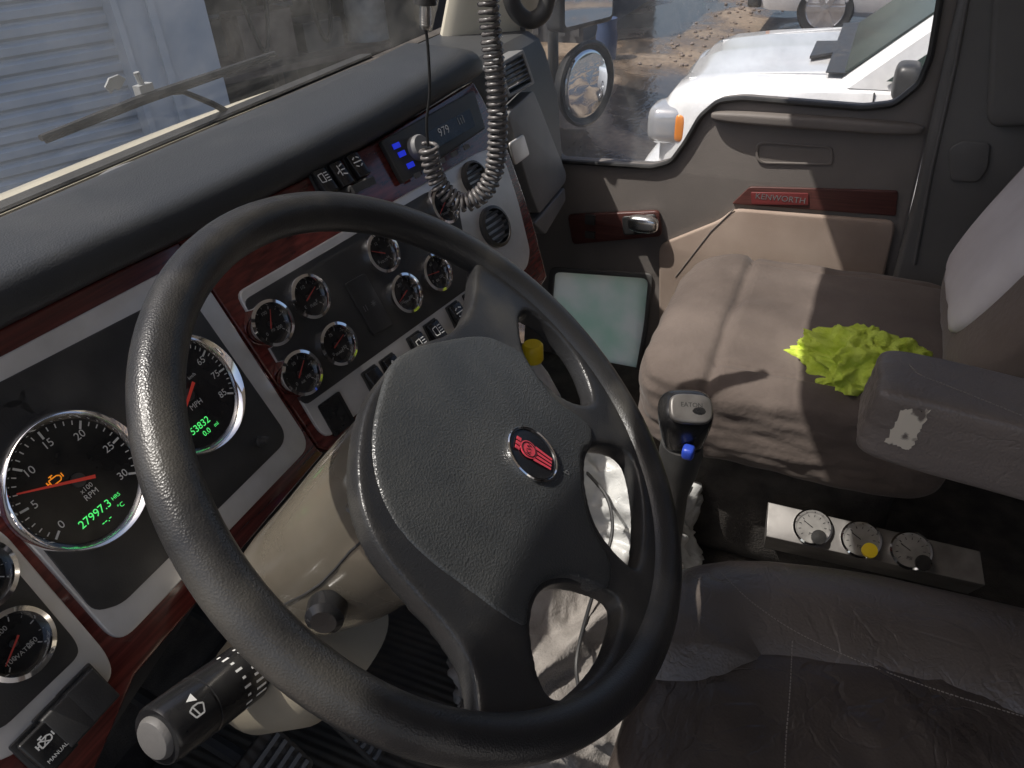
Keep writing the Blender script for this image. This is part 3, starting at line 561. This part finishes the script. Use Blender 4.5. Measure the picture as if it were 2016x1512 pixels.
# ================================================================== PASSENGER DOOR
pdr=thing('passenger_door','passenger side door with stepped window, red wood strip and tan cloth lower panel','door',rel(1.65,.25,-1.1))
win=[(1098,316),(1285,328),(1322,318),(1350,280),(1380,228),(1415,198),(1460,193),(1700,212),(1760,205),(1810,165),(1832,110),(1850,0),(1870,-160),(1040,-160),(1030,60)]
out=P.pts([(1015,60),(1000,-260),(1905,-260),(1890,0),(1800,380),(1752,585),(1700,860),(1020,860),(1040,500)])
peepo=P.pts([(1092,532),(1278,545),(1268,640),(1252,742),(1100,722),(1084,640)])
bm=BM(); plate(bm,P,rnd(out,.02),-.04,.0,[rnd(P.pts(win),.012),rnd(peepo,.02)],bev=.006); obj('door_panel',bm,'door',pdr)
bm=BM(); plate(bm,P,rnd(P.pts(win),.01),-.025,-.021); obj('window_glass',bm,'dglass',pdr)
bm=BM(); plate(bm,P,rnd(peepo,.02),-.012,-.006); obj('peep_window',bm,'peep',pdr)
bm=BM(); pe2=P.pts([(1083,525),(1287,538),(1276,640),(1259,750),(1096,730),(1075,640)]); plate(bm,P,rnd(pe2,.02),-.002,.005,[rnd(P.pts([(1093,534),(1277,547),(1268,640),(1250,740),(1101,722),(1084,640)]),.018)],bev=.002); obj('peep_window_frame',bm,'dkgray',pdr)
bm=BM(); tube(bm,[P.w(a,b,.004) for a,b in rnd(P.pts(win),.012)],.006,8,True); obj('window_seal',bm,'black',pdr)
lo=P.pts([(1300,478),(1420,430),(1445,408),(1765,432),(1735,560),(1700,800),(1330,800),(1300,640)]); bm=BM(); plate(bm,P,rnd(lo,.02),0,.014,bev=.005); obj('lower_cloth_panel',bm,'doorlow',pdr)
bm=BM(); tube(bm,[P.P(1445,412,.014),P.P(1400,455,.014),P.P(1330,545,.014)],.0014,6); obj('panel_seam',bm,'door',pdr)
bm=BM(); pill(bm,P.P(1600,240,.006),.20,.012,.018,4,10,(P.u,V((0,0,1)),P.n)); obj('sill_ledge',bm,'door',pdr)
bm=BM(); q=rnd(P.pts([(1488,285),(1500,278),(1640,288),(1640,325),(1500,322),(1488,312)],.0),.01); plate(bm,P,q,.0,.0035,[rnd(P.pts([(1493,288),(1503,282),(1635,291),(1635,321),(1503,318),(1493,309)]),.008)],bev=.001); obj('pull_recess',bm,'door',pdr)
bm=BM(); plate(bm,P,rnd(P.pts([(1440,402),(1476,368),(1768,376),(1764,426)],.006),.006),.0,.006,bev=.002); wd=obj('wood_strip',bm,'doorwood',pdr)
bm=BM(); plate(bm,P,rnd(P.pts([(1478,378),(1592,380),(1592,404),(1480,402)],.007),.004),.006,.0085,bev=.0008); npl=obj('nameplate',bm,'badge',wd)
bm=BM(); a,b=P.pk(1536,391,.009); txt(bm,P,a,b,.0092,'KENWORTH',.018); obj('nameplate_letters',bm,'gray',npl,False)
bm=BM(); plate(bm,P,rnd(P.pts([(1120,420),(1300,412),(1305,462),(1130,478)],.0),.012),.0,.012,bev=.003); hw=obj('handle_plate',bm,'doorwood',pdr)
bm=BM(); plate(bm,P,rnd(P.pts([(1225,425),(1292,420),(1294,458),(1228,462)],.012),.008),.012,.018,bev=.003); obj('handle_cup',bm,'black',hw)
bm=BM(); pill(bm,P.P(1266,441,.03),.036,.020,.015,3,12,(P.u,V((0,0,1)),P.n)); obj('door_handle',bm,'handlechrome',hw)
for py,hh_ in ((432,.012),(462,.008)):
    bm=BM(); box(bm,P.P(1162,py,.015),.012,hh_,.004,(P.u,P.v,P.n)); obj('window_switch',bm,'black',hw)
# ================================================================== PASSENGER SEAT
ps=thing('passenger_seat','brown velour passenger seat by the far door','seat',rel(1.27,0,-1.13))
def seatfn(q):
    n=noise.noise(q*2.1+V((3,6,0)))*.022+noise.noise(q*5.2+V((1,3,0)))*.012
    z=q.z*(1+n*1.5)
    if q.z>0:
        gy=math.exp(-((q.y-.50)/.03)**2)*.10+math.exp(-((abs(q.x)-.76)/.022)**2)*.07*(1 if q.y<.5 else 0)
        z-=gy; z+=.05*math.exp(-((q.y-.70)/.18)**2)+.05*(1-min(1,abs(q.x)/.7))*(1 if q.y<.45 else 0)
        z+=.014*math.sin(q.x*17+q.y*4)*math.exp(-((q.y-.38)/.12)**2)
    return V((q.x*(1+n),q.y*(1+n),z))
bm=BM(); pill(bm,rel(1.262,.005,-.785),.252,.258,.092,6,84,None,seatfn); sp0=obj('seat_cushion',bm,'seatp',ps,ang=180)
tl=V((0,-.48,1)).normalized(); ty=V((0,-1,-.48)).normalized()
bb0=rel(1.26,-.26,-.66)
bm=BM(); pill(bm,bb0+tl*.33,.245,.08,.38,5,24,(V((1,0,0)),ty,tl),wrinkle(.03,2.2,5)); obj('seat_back',bm,'seatb',ps,ang=180)
bm=BM(); pill(bm,bb0+tl*.30-ty*.035,.15,.065,.30,6,20,(V((1,0,0)),ty,tl),wrinkle(.04,2.2,9)); obj('sunlit_back_insert',bm,'seatsun',ps,ang=180)  # pale panel added for the sunlit strip; its brightness is painted in
bm=BM(); pill(bm,rel(1.27,-.0,-.98),.20,.19,.17,8,10); obj('seat_base',bm,'carpet',ps)
def cloth(name,c,hx,hy,hz,seed,m_,label,cat_,amp=.3,sub=5,sc_=1.8):
    bm=BM(); bmesh.ops.create_icosphere(bm,subdivisions=sub,radius=1)
    for v in bm.verts:
        p=v.co.copy(); n=0; f=sc_; am=amp
        for _ in range(4):
            n+=am*(1-2*abs(noise.noise(p*f+V((seed,seed*.7,0))))); f*=2.0; am*=.5
        o=noise.noise_vector(p*1.3+V((seed,0,0)))*.25
        q=(p+V((o.x,o.y,0)))*(.75+n*.7); z=q.z
        if z<0: z*=.25
        v.co=c+V((q.x*hx,q.y*hy,z*hz))
    return tag(obj(name,bm,m_,ang=180),label,cat_)
cloth('towel',zp(1690,728,-.70),.066,.084,.056,2.3,'towel','crumpled lime green microfibre towel on the passenger seat','towel',.46,6,1.9)
# ================================================================== DRIVER SEAT
ds=thing('driver_seat','dark brown leather driver seat with stitched cushion and padded armrest','seat',rel(.375,-.15,-1.13))
def ridge(p,s,seed): return 1-2*abs(noise.noise(p*s+V((seed,seed*.3,0))))
def sag(q):
    n=noise.noise(V((q.x*2,q.y*2,q.z))*1.3+V((4,2,1)))*.08+noise.noise(V((q.x*5,q.y*3,q.z))*1.6)*.03
    r=ridge(V((q.x,q.y*1.6,0)),2.6,3)
    n+=.05*max(0,r-.75)*4*(.5+.5*noise.noise(q*1.2))
    return V((q.x,q.y,q.z*(1+n)-(.20*(1-q.x*q.x)*(1-q.y*q.y*.6) if q.z>0 else 0)))
bm=BM(); pill(bm,rel(.362,-.17,-.70),.225,.262,.085,5,70,None,sag); sc1=obj('seat_cushion',bm,'leather',ds,ang=180)
bl=[(.475,.080),(.53,.094),(.58,.070),(.61,-.03),(.62,-.16),(.618,-.30),(.60,-.44)]
pc=cat([rel(x-.052,y-.052,-.668) for x,y in bl],12,False); npc=len(pc)
bm=BM(); tube(bm,pc,[.078*min(1,.35+.075*min(i,npc-1-i)) for i in range(npc)],48)
zc=C.z-.668
for v in bm.verts:
    v.co.z=zc+(v.co.z-zc)*.80
    q=v.co-C; r=ridge(V((q.x*1.0,q.y*1.0,0)),17,5); fr_=max(0,min(1,(q.y+.05)/.10))
    v.co.z+=.0035*max(0,r-.6)*2*fr_+.0015*noise.noise(q*12)
sc2=obj('side_bolster',bm,'leather2',ds,ang=180)
TR=[tree(sc1),tree(sc2)]
def surfline(px,n=14,off=0,trees=TR):
    L_=cat([V((x,y,0)) for x,y in px],n,False); r=[onsurf(p.x,p.y,trees,off) for p in L_]; return [p for p in r if p]
def stitch(bm,P_,r=.0009,step=.0045,gap=.35):
    acc=0; on=None
    for i in range(len(P_)-1):
        if on is None: on=P_[i]
        acc+=(P_[i+1]-P_[i]).length
        if acc>step:
            tube(bm,[on,on.lerp(P_[i+1],1-gap)],r,5); acc=0; on=P_[i+1]
bm=BM(); stitch(bm,surfline([(1420,1128),(1480,1185),(1570,1245),(1700,1305),(1850,1360),(2030,1415)],60),.0006,.0028); obj('bolster_stitching',bm,'thread',ds)
bm=BM(); stitch(bm,surfline([(1560,1262),(1556,1350),(1548,1450),(1545,1520)],60),.0006,.003); obj('cushion_stitching',bm,'thread',ds)
bm=BM(); pill(bm,rel(.362,-.17,-.88),.20,.24,.10,8,8); obj('seat_base',bm,'carpet',ds)
bm=BM(); pill(bm,rel(.362,-.50,-.30),.23,.07,.40,5,14); obj('seat_back',bm,'leather',ds,ang=180)
bm=BM(); adir=V((.0,1,.10)).normalized(); azz=V((0,-.10,1)).normalized()
pill(bm,rel(.626,-.262,-.437),.040,.205,.037,12,34,(V((1,0,0)),adir,azz),wrinkle(.012,3,2)); arm=obj('armrest',bm,'arm',ds,ang=180)
TA=[tree(arm)]
bm=BM(); stitch(bm,surfline([(1790,718),(1812,738),(1860,757),(1930,785),(2030,825)],60,0,TA),.0006,.0025); obj('armrest_stitching',bm,'thread',arm)
bm=BM(); nG=16; q0,q1,q2,q3=[V(p) for p in ((1742,872),(1775,806),(1832,806),(1795,886))]; grid={}
for i in range(nG+1):
    for j in range(nG+1):
        s_=i/nG; t_=j/nG; p=q0.lerp(q3,s_).lerp(q1.lerp(q2,s_),t_)
        if i in (0,nG) or j in (0,nG): p=p+V((random.uniform(-3,3),random.uniform(-3,3)))
        h=onsurf(p.x,p.y,TA,.0007)
        if h: grid[i,j]=bm.verts.new(h)
for i in range(nG):
    for j in range(nG):
        k4=[(i,j),(i+1,j),(i+1,j+1),(i,j+1)]
        if all(k in grid for k in k4): bm.faces.new([grid[k] for k in k4])
if len(bm.faces): obj('worn_patch',bm,'worn',arm)
bm=BM(); tube(bm,[rel(.60,-.40,-.46),rel(.60,-.42,-.60),rel(.58,-.43,-.68)],.02,10); obj('armrest_bracket',bm,'black',ds)
# ================================================================== GEAR LEVER
gl=thing('gear_lever','black gear lever with silver topped knob and blue button between the seats','gear lever',rel(.90,.15,-1.13))
kb=rel(.81,.130,-.635)
bm=BM(); ax_=(rel(.812,.132,-.60)-rel(.86,.14,-1.13)).normalized(); gx=V((.3,-.95,0)); gx=(gx-ax_*gx.dot(ax_)).normalized(); gy=ax_.cross(gx)
pill(bm,kb,.041,.034,.048,3.2,16,(gx,gy,ax_),lambda q: V((q.x*(.78+.22*q.z),q.y*(.8+.2*q.z),q.z))); kn=obj('lever_knob',bm,'dial',gl,ang=180)
KF=Fr(kb+ax_*.034+V((-.011,-.007,.003)),gx,(ax_*.8+V((-.42,-.30,.0)))); bm=BM(); pr=[(.028*math.copysign(abs(math.cos(t))**.6,math.cos(t)),.020*math.copysign(abs(math.sin(t))**.6,math.sin(t))) for t in [2*PI*k/32 for k in range(32)]]
plate(bm,KF,pr,.0,.010,bev=.004); tp=obj('knob_plate',bm,'metalbox',kn)
bm=BM(); txt(bm,KF,0,.004,.0102,'EATON',.0085); obj('knob_letters',bm,'tyre',kn,False)
bm=BM(); tube(bm,[kb-ax_*.03,kb-ax_*.05,kb-ax_*.09,kb-ax_*.13,rel(.86,.14,-1.13)],[.028,.030,.025,.016,.014],16); obj('lever_shaft',bm,'black',gl)
bm=BM(); pill(bm,KF.P(1355,890,-.034),.009,.008,.009,4,4); obj('range_button',bm,'bluebtn',gl)
# ================================================================== GAUGE BOX
BX=Fr(rel(1.01,-.14,-.95),(0,-1,0),(-.55,0,.83))
gbx=thing('gauge_box','grey metal box with three small chrome air gauges beside the passenger seat','gauge box',rel(1.03,-.14,-1.13))
bm=BM(); plate(bm,BX,BX.pts([(1512,988),(1930,1085),(1940,1152),(1508,1056)]),-.10,0,bev=.002); obj('box_body',bm,'metalbox',gbx)
for i,(px,py,kx,ky,m_) in enumerate(((1600,1038,1612,1058,'dial'),(1695,1062,1712,1084,'yellow'),(1793,1084,1818,1108,'dial'))):
    a,b=BX.pk(px,py,.006); bm=BM(); lathe(bm,BX,a,b,[(.028,0),(.028,.004),(.001,.004)],32); q=obj('air_gauge',bm,'facegrey',gbx)
    bm=BM(); lathe(bm,BX,a,b,[(.030,0),(.031,.009),(.028,.011),(.025,.005)],32,False); obj('bezel',bm,'chrome',q)
    bm=BM(); 
    for k in range(11):
        t=math.radians(225-27*k); c,s=math.cos(t),math.sin(t); bars(bm,BX,a,b,.0046,[(.018*c,.018*s,.022*c,.022*s)],.0005)
    txt(bm,BX,a,b-.012,.0046,'PSI',.007); bars(bm,BX,a,b,.005,[(0,0,-.015,.008)],.0007); obj('dial_markings',bm,'dial',q,False)
    a,b=BX.pk(kx,ky,.015); bm=BM(); lathe(bm,BX,a,b,[(.006,0),(.006,.01),(.012,.011),(.012,.018),(.001,.019)],20); obj('valve_knob',bm,m_,gbx)
# ================================================================== FLOOR ITEMS
bm=BM(); plate(bm,Fr(rel(0,0,-1.138),(1,0,0),(0,0,1)),rnd([(.05,.10),(.78,.10),(.78,.80),(.05,.80)],.05),0,.012,bev=.004); tag(obj('floor_mat',bm,'rubber'),'dark ribbed rubber floor mat below the steering wheel','mat')
for nm,x,y,z,w,h,lab in (('accelerator_pedal',.50,.56,-1.03,.04,.13,'long ribbed accelerator pedal at the right of the driver footwell'),('brake_pedal',.34,.54,-.98,.05,.045,'square ribbed brake pedal in the driver footwell')):
    f=Fr(rel(x,y,z),(1,0,0),(0,-.75,.66)); t=thing(nm,lab,'pedal',rel(x,y+.05,z-.1))
    bm=BM(); plate(bm,f,rnd([(-w,-h),(w,-h),(w,h),(-w,h)],.01),-.008,0,bev=.003); obj('pedal_plate',bm,'rubber',t)
    bm=BM(); 
    for k in range(int(h*2/.014)-1): box(bm,f.w(0,-h+.014*(k+1),.002),w*.85,.003,.003,(f.u,f.v,f.n))
    obj('pedal_ribs',bm,'gray',t)
    bm=BM(); tube(bm,[f.w(0,0,-.01),rel(x,.86,z+.1)],.012,8); obj('pedal_arm',bm,'black',t)
cloth('blanket',rel(.74,.26,-1.12),.21,.19,.16,5.1,'beige','crumpled grey beige blanket on the floor beyond the wheel','blanket',.36,6,1.3)
cloth('plastic_bag',rel(.99,.32,-1.10),.13,.19,.26,7.7,'bag','crumpled white plastic bag on the floor seen through the wheel','bag',.34,6,1.7)
jp=rel(1.155,.49,-1.13); jg=thing('jug','white plastic jug with yellow cap standing in the passenger footwell','jug',jp); JF=Fr(jp,(1,0,0),(0,0,1))
bm=BM(); lathe(bm,JF,0,0,[(.05,0),(.06,.01),(.062,.16),(.055,.21),(.03,.27),(.016,.295),(.016,.31)],28); obj('jug_body',bm,'bag',jg)
bm=BM(); lathe(bm,JF,0,0,[(.018,.305),(.021,.31),(.021,.34),(.017,.345),(.001,.345)],24); obj('cap',bm,'yellow',jg)
bm=BM(); BF=Fr(rel(.75,.27,-1.0),(1,0,0),(0,0,1)); tube(bm,cat([BF.P(x,y,z_) for x,y,z_ in [(1150,925,.12),(1195,980,.10),(1205,1050,.08),(1180,1130,.06),(1150,1230,.05),(1135,1300,.04),(1138,1350,.02)]],6,False),.003,8); tag(obj('loose_cable',bm,'black'),'thin black cable lying over the beige blanket and white bag','cable')
# ================================================================== EXTERIOR MIRRORS
mr=thing('side_mirror','black framed passenger side mirrors on a bracket outside the door window','mirror',rel(1.95,.70,-.9))
MF=Fr(rel(1.95,.65,-.50),(1,-.4,0),(-.38,-.92,0)); MF=Fr(MF.P(1155,166),MF.u,MF.n)
bm=BM(); lathe(bm,MF,0,0,[(.03,-.06),(.085,-.035),(.104,-.006),(.106,.004),(.100,.008),(.096,.003),(.094,-.002)],40,False); cmr=obj('round_mirror_housing',bm,'black',mr)
bm=BM(); lathe(bm,MF,0,0,[(.097,.000),(.075,.005),(.045,.008),(.001,.010)],40); obj('round_mirror_glass',bm,'mirror',cmr,ang=180)
bm=BM(); plate(bm,MF,rnd([(-.10,.135),(.10,.135),(.10,.52),(-.10,.52)],.02),-.05,.004,bev=.008); fm=obj('flat_mirror_housing',bm,'black',mr)
bm=BM(); plate(bm,MF,rnd([(-.088,.148),(.088,.148),(.088,.505),(-.088,.505)],.012),.004,.006); obj('flat_mirror_glass',bm,'mirror',fm)
bm=BM(); tube(bm,[MF.w(-.06,.6,-.06),MF.w(-.06,-.16,-.06),rel(1.69,.74,-.66)],.014,10); tube(bm,[MF.w(-.06,.6,-.06),rel(1.69,.68,.2)],.014,10); tube(bm,[MF.w(0,0,-.05),MF.w(-.06,0,-.06)],.01,8); obj('mirror_bracket',bm,'black',mr)
# ================================================================== OUTSIDE
bm=BM(); quad(bm,[V((-300,-300,0)),V((300,-300,0)),V((300,300,0)),V((-300,300,0))]); tag(obj('ground',bm,'ground',smooth=False),None,None,kind='structure')
az=math.radians(-25); B=Fr((4.0,4.6,0),(math.cos(az),math.sin(az),0),(math.sin(az),-math.cos(az),0))
bld=thing('garage_building','blue grey steel garage building with roller door and a dark open bay','building',B.w(0,0,0))
px0=B.pk(255,150)[0]; px1=px0+.62
def bb(bm,f,a0,a1,b0,b1,h0,h1): 
    c=f.w((a0+a1)/2,(b0+b1)/2,(h0+h1)/2); box(bm,c,(a1-a0)/2,(b1-b0)/2,(h1-h0)/2,(f.u,f.v,f.n))
bm=BM(); bb(bm,B,px0,px1,0,5,-.25,.06); bb(bm,B,px0+.22,px0+.27,0,5,.06,.09); bb(bm,B,px0+.0,px0+.04,0,5,.06,.085); obj('door_post',bm,'wall',bld)
bm=BM(); rings=[]
prof=[]
for k in range(46):
    z=k*.1; prof+= [(z+.008,-.12),(z+.03,-.095),(z+.075,-.095),(z+.094,-.12)]
for a in (px0-4.0,px0): rings.append([B.w(a,z,h) for z,h in prof])
loft(bm,rings,False,False); obj('roller_door',bm,'slat',bld,ang=20)
bm=BM(); bb(bm,B,px0-6,px0-4,0,5,-.2,.05); bb(bm,B,px0-6,px1+4,4.2,6,-.2,.0); obj('wall',bm,'wall',bld)
EN=px1+2.6
bm=BM(); bb(bm,B,px1-.1,EN+.2,0,5,-4.2,-4.0); bb(bm,B,EN,EN+.2,0,5,-4,-.05); bb(bm,B,px0,px0+.1,0,5,-4,-.3); bb(bm,B,px0,EN+.2,4.9,5,-4,0); obj('bay_walls',bm,'dark',bld)
bm=BM(); bb(bm,B,px1+.2,EN-.1,.78,.84,-2.4,-1.5)
wb=obj('workbench',bm,'rust'); tag(wb,'dark steel workbench inside the open garage bay','workbench')
q=B.pk(738,140,-1.9); r=.24; hgt=.6
f=Fr(B.w(q[0],.84,-1.9),(1,0,0),(0,0,1)); bm=BM(); lathe(bm,f,0,0,[(r,0),(r,.04),(r*.97,.06),(r*.97,.25),(r,.27),(r*.97,.29),(r*.97,hgt-.06),(r,hgt-.04),(r,hgt),(r*.9,hgt),(r*.9,hgt-.02),(.001,hgt-.02)],28); tag(obj('drum',bm,'drum'),'tall grey drum on the bench in the garage bay','drum')
cl=[('crate','rust',520,110,.28,.22,'rusty crate at the left of the bench in the garage bay'),('toolbox','dark',620,70,.22,.14,'dark toolbox left of the grey drum'),('crate','drum',835,70,.16,.25,'grey crate right of the drum in the garage bay')]
for nm,m_,px,py,w,h,lab in cl:
    a,b=B.pk(px,py,-2.0); bm=BM(); bb(bm,B,a-w,a+w,.84,.84+h*2,-2.2,-1.8); bb(bm,B,a-w-.01,a+w+.01,.84+h*1.7,.84+h*1.8,-2.21,-1.79); tag(obj(nm,bm,m_),lab,'box')
pr=thing('pipe_rack','steel rack of horizontal pipes on the back wall of the garage bay','rack',B.w(px1+1.4,0,-3.8))
for k in range(5):
    bm=BM(); tube(bm,[B.w(px1+.1,1.0+.22*k,-3.7),B.w(EN-.1,1.05+.22*k,-3.6)],.03,8); obj('pipe',bm,'drum',pr)
for a in (px1+.4,EN-.4): bm=BM(); bb(bm,B,a,a+.08,0,2.6,-3.9,-3.75); obj('rack_post',bm,'rust',pr)
for i,(px,l,lab) in enumerate(((470,1.5,'dark hose hanging just right of the blue grey post'),(600,1.0,'dark hose hanging above the toolbox in the bay'))):
    a,b=B.pk(px,20,-1.2); bm=BM(); tube(bm,cat([B.w(a,4.9,-1.2),B.w(a+.05,3.0,-1.2),B.w(a-.04,2.2,-1.2),B.w(a+.1,b-.2*l,-1.15),B.w(a+.25,b-.1,-1.2),B.w(a+.3,2.2,-1.2)],6,False),.02,8); tag(obj('hose',bm,'tyre'),lab,'hose')
def car(name,label,cat_,bx,by,paint,zs=1.0):
    r=thing(name,label,cat_,(bx,by-2.5,0))
    def sec(y,w,zb,zsd,zt): return [V((bx+a,by+y,z)) for a,z in [(-w*.96,zb),(-w,zb+.15),(-w,(zb+zsd)/2),(-w*.995,zsd),(-w*.95,zt-.05),(-w*.88,zt-.005),(-w*.6,zt+.01),(-w*.3,zt-.01),(0,zt+.03),(w*.3,zt-.01),(w*.6,zt+.01),(w*.88,zt-.005),(w*.95,zt-.05),(w*.995,zsd),(w,(zb+zsd)/2),(w,zb+.15),(w*.96,zb)]]
    S=[(0.02,.78,.45,.75,.88),(0,.86,.42,.85,1.0),(-.06,.93,.38,.92,1.07),(-.2,.98,.36,.97,1.12),(-.5,1.0,.35,1.0,1.155),(-1.0,1.0,.35,1.02,1.19),(-1.25,1.0,.35,1.03,1.2),(-2.5,1.0,.35,1.05,1.2),(-3.6,1.0,.35,1.05,1.2),(-5.2,1.0,.4,1.05,1.2),(-5.3,.96,.45,1.0,1.15)]
    bm=BM(); loft(bm,[sec(*s) for s in S]); obj('body',bm,paint,r,ang=35)
    def gr(y0,y1,w,z,n=4): return [V((bx-w,by+y0,z)),V((bx-w*.9,by+y0+.08,z)),V((bx+w*.9,by+y0+.08,z)),V((bx+w,by+y0,z)),V((bx+w,by+y1,z)),V((bx-w,by+y1,z))]
    bm=BM(); loft(bm,[gr(-1.15,-3.7,.93,1.17),gr(-1.9,-3.5,.78,1.80),gr(-2.05,-3.4,.70,1.86)]); cb=obj('cabin',bm,paint,r,ang=25)
    bm=BM(); n=V((0,.64,.75)).normalized()*.008
    A=[V((bx-.80,by-1.12,1.215)),V((bx+.80,by-1.12,1.215)),V((bx+.70,by-1.80,1.77)),V((bx-.70,by-1.80,1.77))]
    loft(bm,[[p+n for p in A],[p+n*2.5 for p in A]]); obj('windshield',bm,'carglass',cb)
    bm=BM(); A=[V((bx-.80,by-1.0,1.222)),V((bx+.80,by-1.0,1.222)),V((bx+.82,by-1.12,1.226)),V((bx-.82,by-1.12,1.226))]; loft(bm,[A,[p+V((0,0,.006)) for p in A]]); obj('wiper_cowl',bm,'black',cb)
    for s in (-1,1):
        bm=BM(); tube(bm,[V((bx+s*.99,by-1.32,.45)),V((bx+s*1.002,by-1.32,.9)),V((bx+s*.96,by-1.30,1.16))],.005,6); obj('door_gap',bm,'black',r)
        bm=BM(); tube(bm,[V((bx+s*.62,by-.12,1.105)),V((bx+s*.66,by-.6,1.172)),V((bx+s*.72,by-1.0,1.205))],.006,6); obj('hood_crease',bm,paint,r)
        for y0,y1,yt0,yt1 in ((-1.35,-2.35,-1.98,-2.38),(-2.45,-3.4,-2.48,-3.3)):
            bm=BM(); A=[V((bx+s*.932,by+y0,1.22)),V((bx+s*.932,by+y1,1.22)),V((bx+s*.80,by+yt1,1.74)),V((bx+s*.80,by+yt0,1.74))]; q=V((s*.012,0,.003)); loft(bm,[[p for p in A],[p+q for p in A]]); obj('side_window',bm,'carglass',cb)
        bm=BM(); pill(bm,V((bx+s*1.10,by-1.45,1.27)),.11,.07,.10,4,6); obj('wing_mirror',bm,'black' if s<0 else paint,r)
        bm=BM(); pill(bm,V((bx+s*.80,by-.05,.86)),.17,.14,.13,4,8); hl=obj('headlight',bm,'lamp',r)
        bm=BM(); pill(bm,V((bx+s*.95,by-.15,.86)),.022,.035,.09,4,6); obj('indicator_lens',bm,'lens',hl)
        for wy in (-.98,-4.3):
            f=Fr((bx+s*.86,by+wy,.39),(0,1,0),(s,0,0)); bm=BM(); lathe(bm,f,0,0,[(.24,0),(.26,.13),(.36,.15),(.39,.10),(.39,-.08),(.3,-.1)],32,False); w=obj('tyre',bm,'tyre',r)
            bm=BM(); lathe(bm,f,0,0,[(.28,.13),(.265,.155),(.24,.10),(.21,.08),(.001,.08)],28)
            for k in range(6):
                t=k*PI/3; c=V((math.cos(t),math.sin(t))); d_=f.u*c.x+f.v*c.y; e_=f.n.cross(d_); box(bm,f.w(c.x*.13,c.y*.13,.14),.13,.035,.02,(d_,e_,f.n))
            lathe(bm,f,0,0,[(.06,.10),(.06,.165),(.001,.17)],14); obj('rim',bm,'alloy',w)
    bm=BM(); bb2=[V((bx-.55,by+.03,.6)),V((bx+.55,by+.03,.6)),V((bx+.5,by+.03,.9)),V((bx-.5,by+.03,.9))]; loft(bm,[bb2,[p+V((0,.02,0)) for p in bb2]]); obj('grille',bm,'black',r)
    bm=BM(); pill(bm,V((bx,by+.02,.47)),.97,.12,.11,6,8); obj('bumper',bm,paint if paint=='carw' else 'black',r)
    return r
p1=car('pickup_truck','white pickup truck parked right outside the door window','pickup truck',6.15,1.22,'carw')
bm=BM(); sf=[V((5.85,.36,1.192)),V((6.35,.36,1.192)),V((6.28,.20,1.212)),V((5.92,.20,1.212))]; loft(bm,[sf,[p+V((0,0,.018)) for p in sf]]); obj('hood_scoop',bm,'black',p1)
c2_=car('parked_car','silver car with alloy wheels parked behind the white pickup','car',13.7,1.66,'carg')
bm=BM(); box(bm,V((14.0,5.6,1.3)),2.2,1.6,1.3); 
for k in range(14): box(bm,V((11.78,4.1+.22*k,1.3)),.02,.05,1.2)
tag(obj('storage_container',bm,'dark'),'dark ribbed storage container at the far side of the yard','container')
fb=Fr((10.9,3.35,0),(1,0,0),(0,0,1)); bm=BM(); lathe(bm,fb,0,0,[(.13,0),(.15,.3),(.13,.4),(.14,.52),(.001,.54)],20); tag(obj('barrel',bm,'bluetarp'),'dark blue barrel in front of the container across the yard','barrel')
gs=BM()
for k in range(130):
    x=random.uniform(10.5,17); y=2.2+random.gauss(0,.25); s=random.uniform(.012,.04)
    pill(gs,V((x,y,s*.3)),s,s*.8,s*.5,2.4,2,None,wrinkle(.4,2,k))
tag(obj('rubble',gs,'rust'),'strip of small broken stones across the wet yard','rubble',kind='stuff')
# ================================================================== LIGHT
Ld=V((.6,-1,-2.0)).normalized()
s=bpy.data.lights.new('sun','SUN'); s.energy=5.0; s.angle=math.radians(.5); s.color=(1,.955,.89); so=bpy.data.objects.new('sun',s); COL.objects.link(so)
so.rotation_euler=Ld.to_track_quat('-Z','Y').to_euler(); so.location=(0,0,10)
wd_=bpy.data.worlds.new('World'); sc.world=wd_; wd_.use_nodes=True; nt=wd_.node_tree; sky=nt.nodes.new('ShaderNodeTexSky'); sky.sky_type='NISHITA'; sky.sun_disc=False
sky.sun_elevation=math.asin(-Ld.z); sky.sun_rotation=math.atan2(-Ld.x,-Ld.y); sky.dust_density=4.0; sky.air_density=.9
nt.links.new(sky.outputs[0],nt.nodes['Background'].inputs[0]); nt.nodes['Background'].inputs[1].default_value=.15
sc.view_settings.view_transform='Standard'; sc.view_settings.look='None'; sc.view_settings.exposure=0
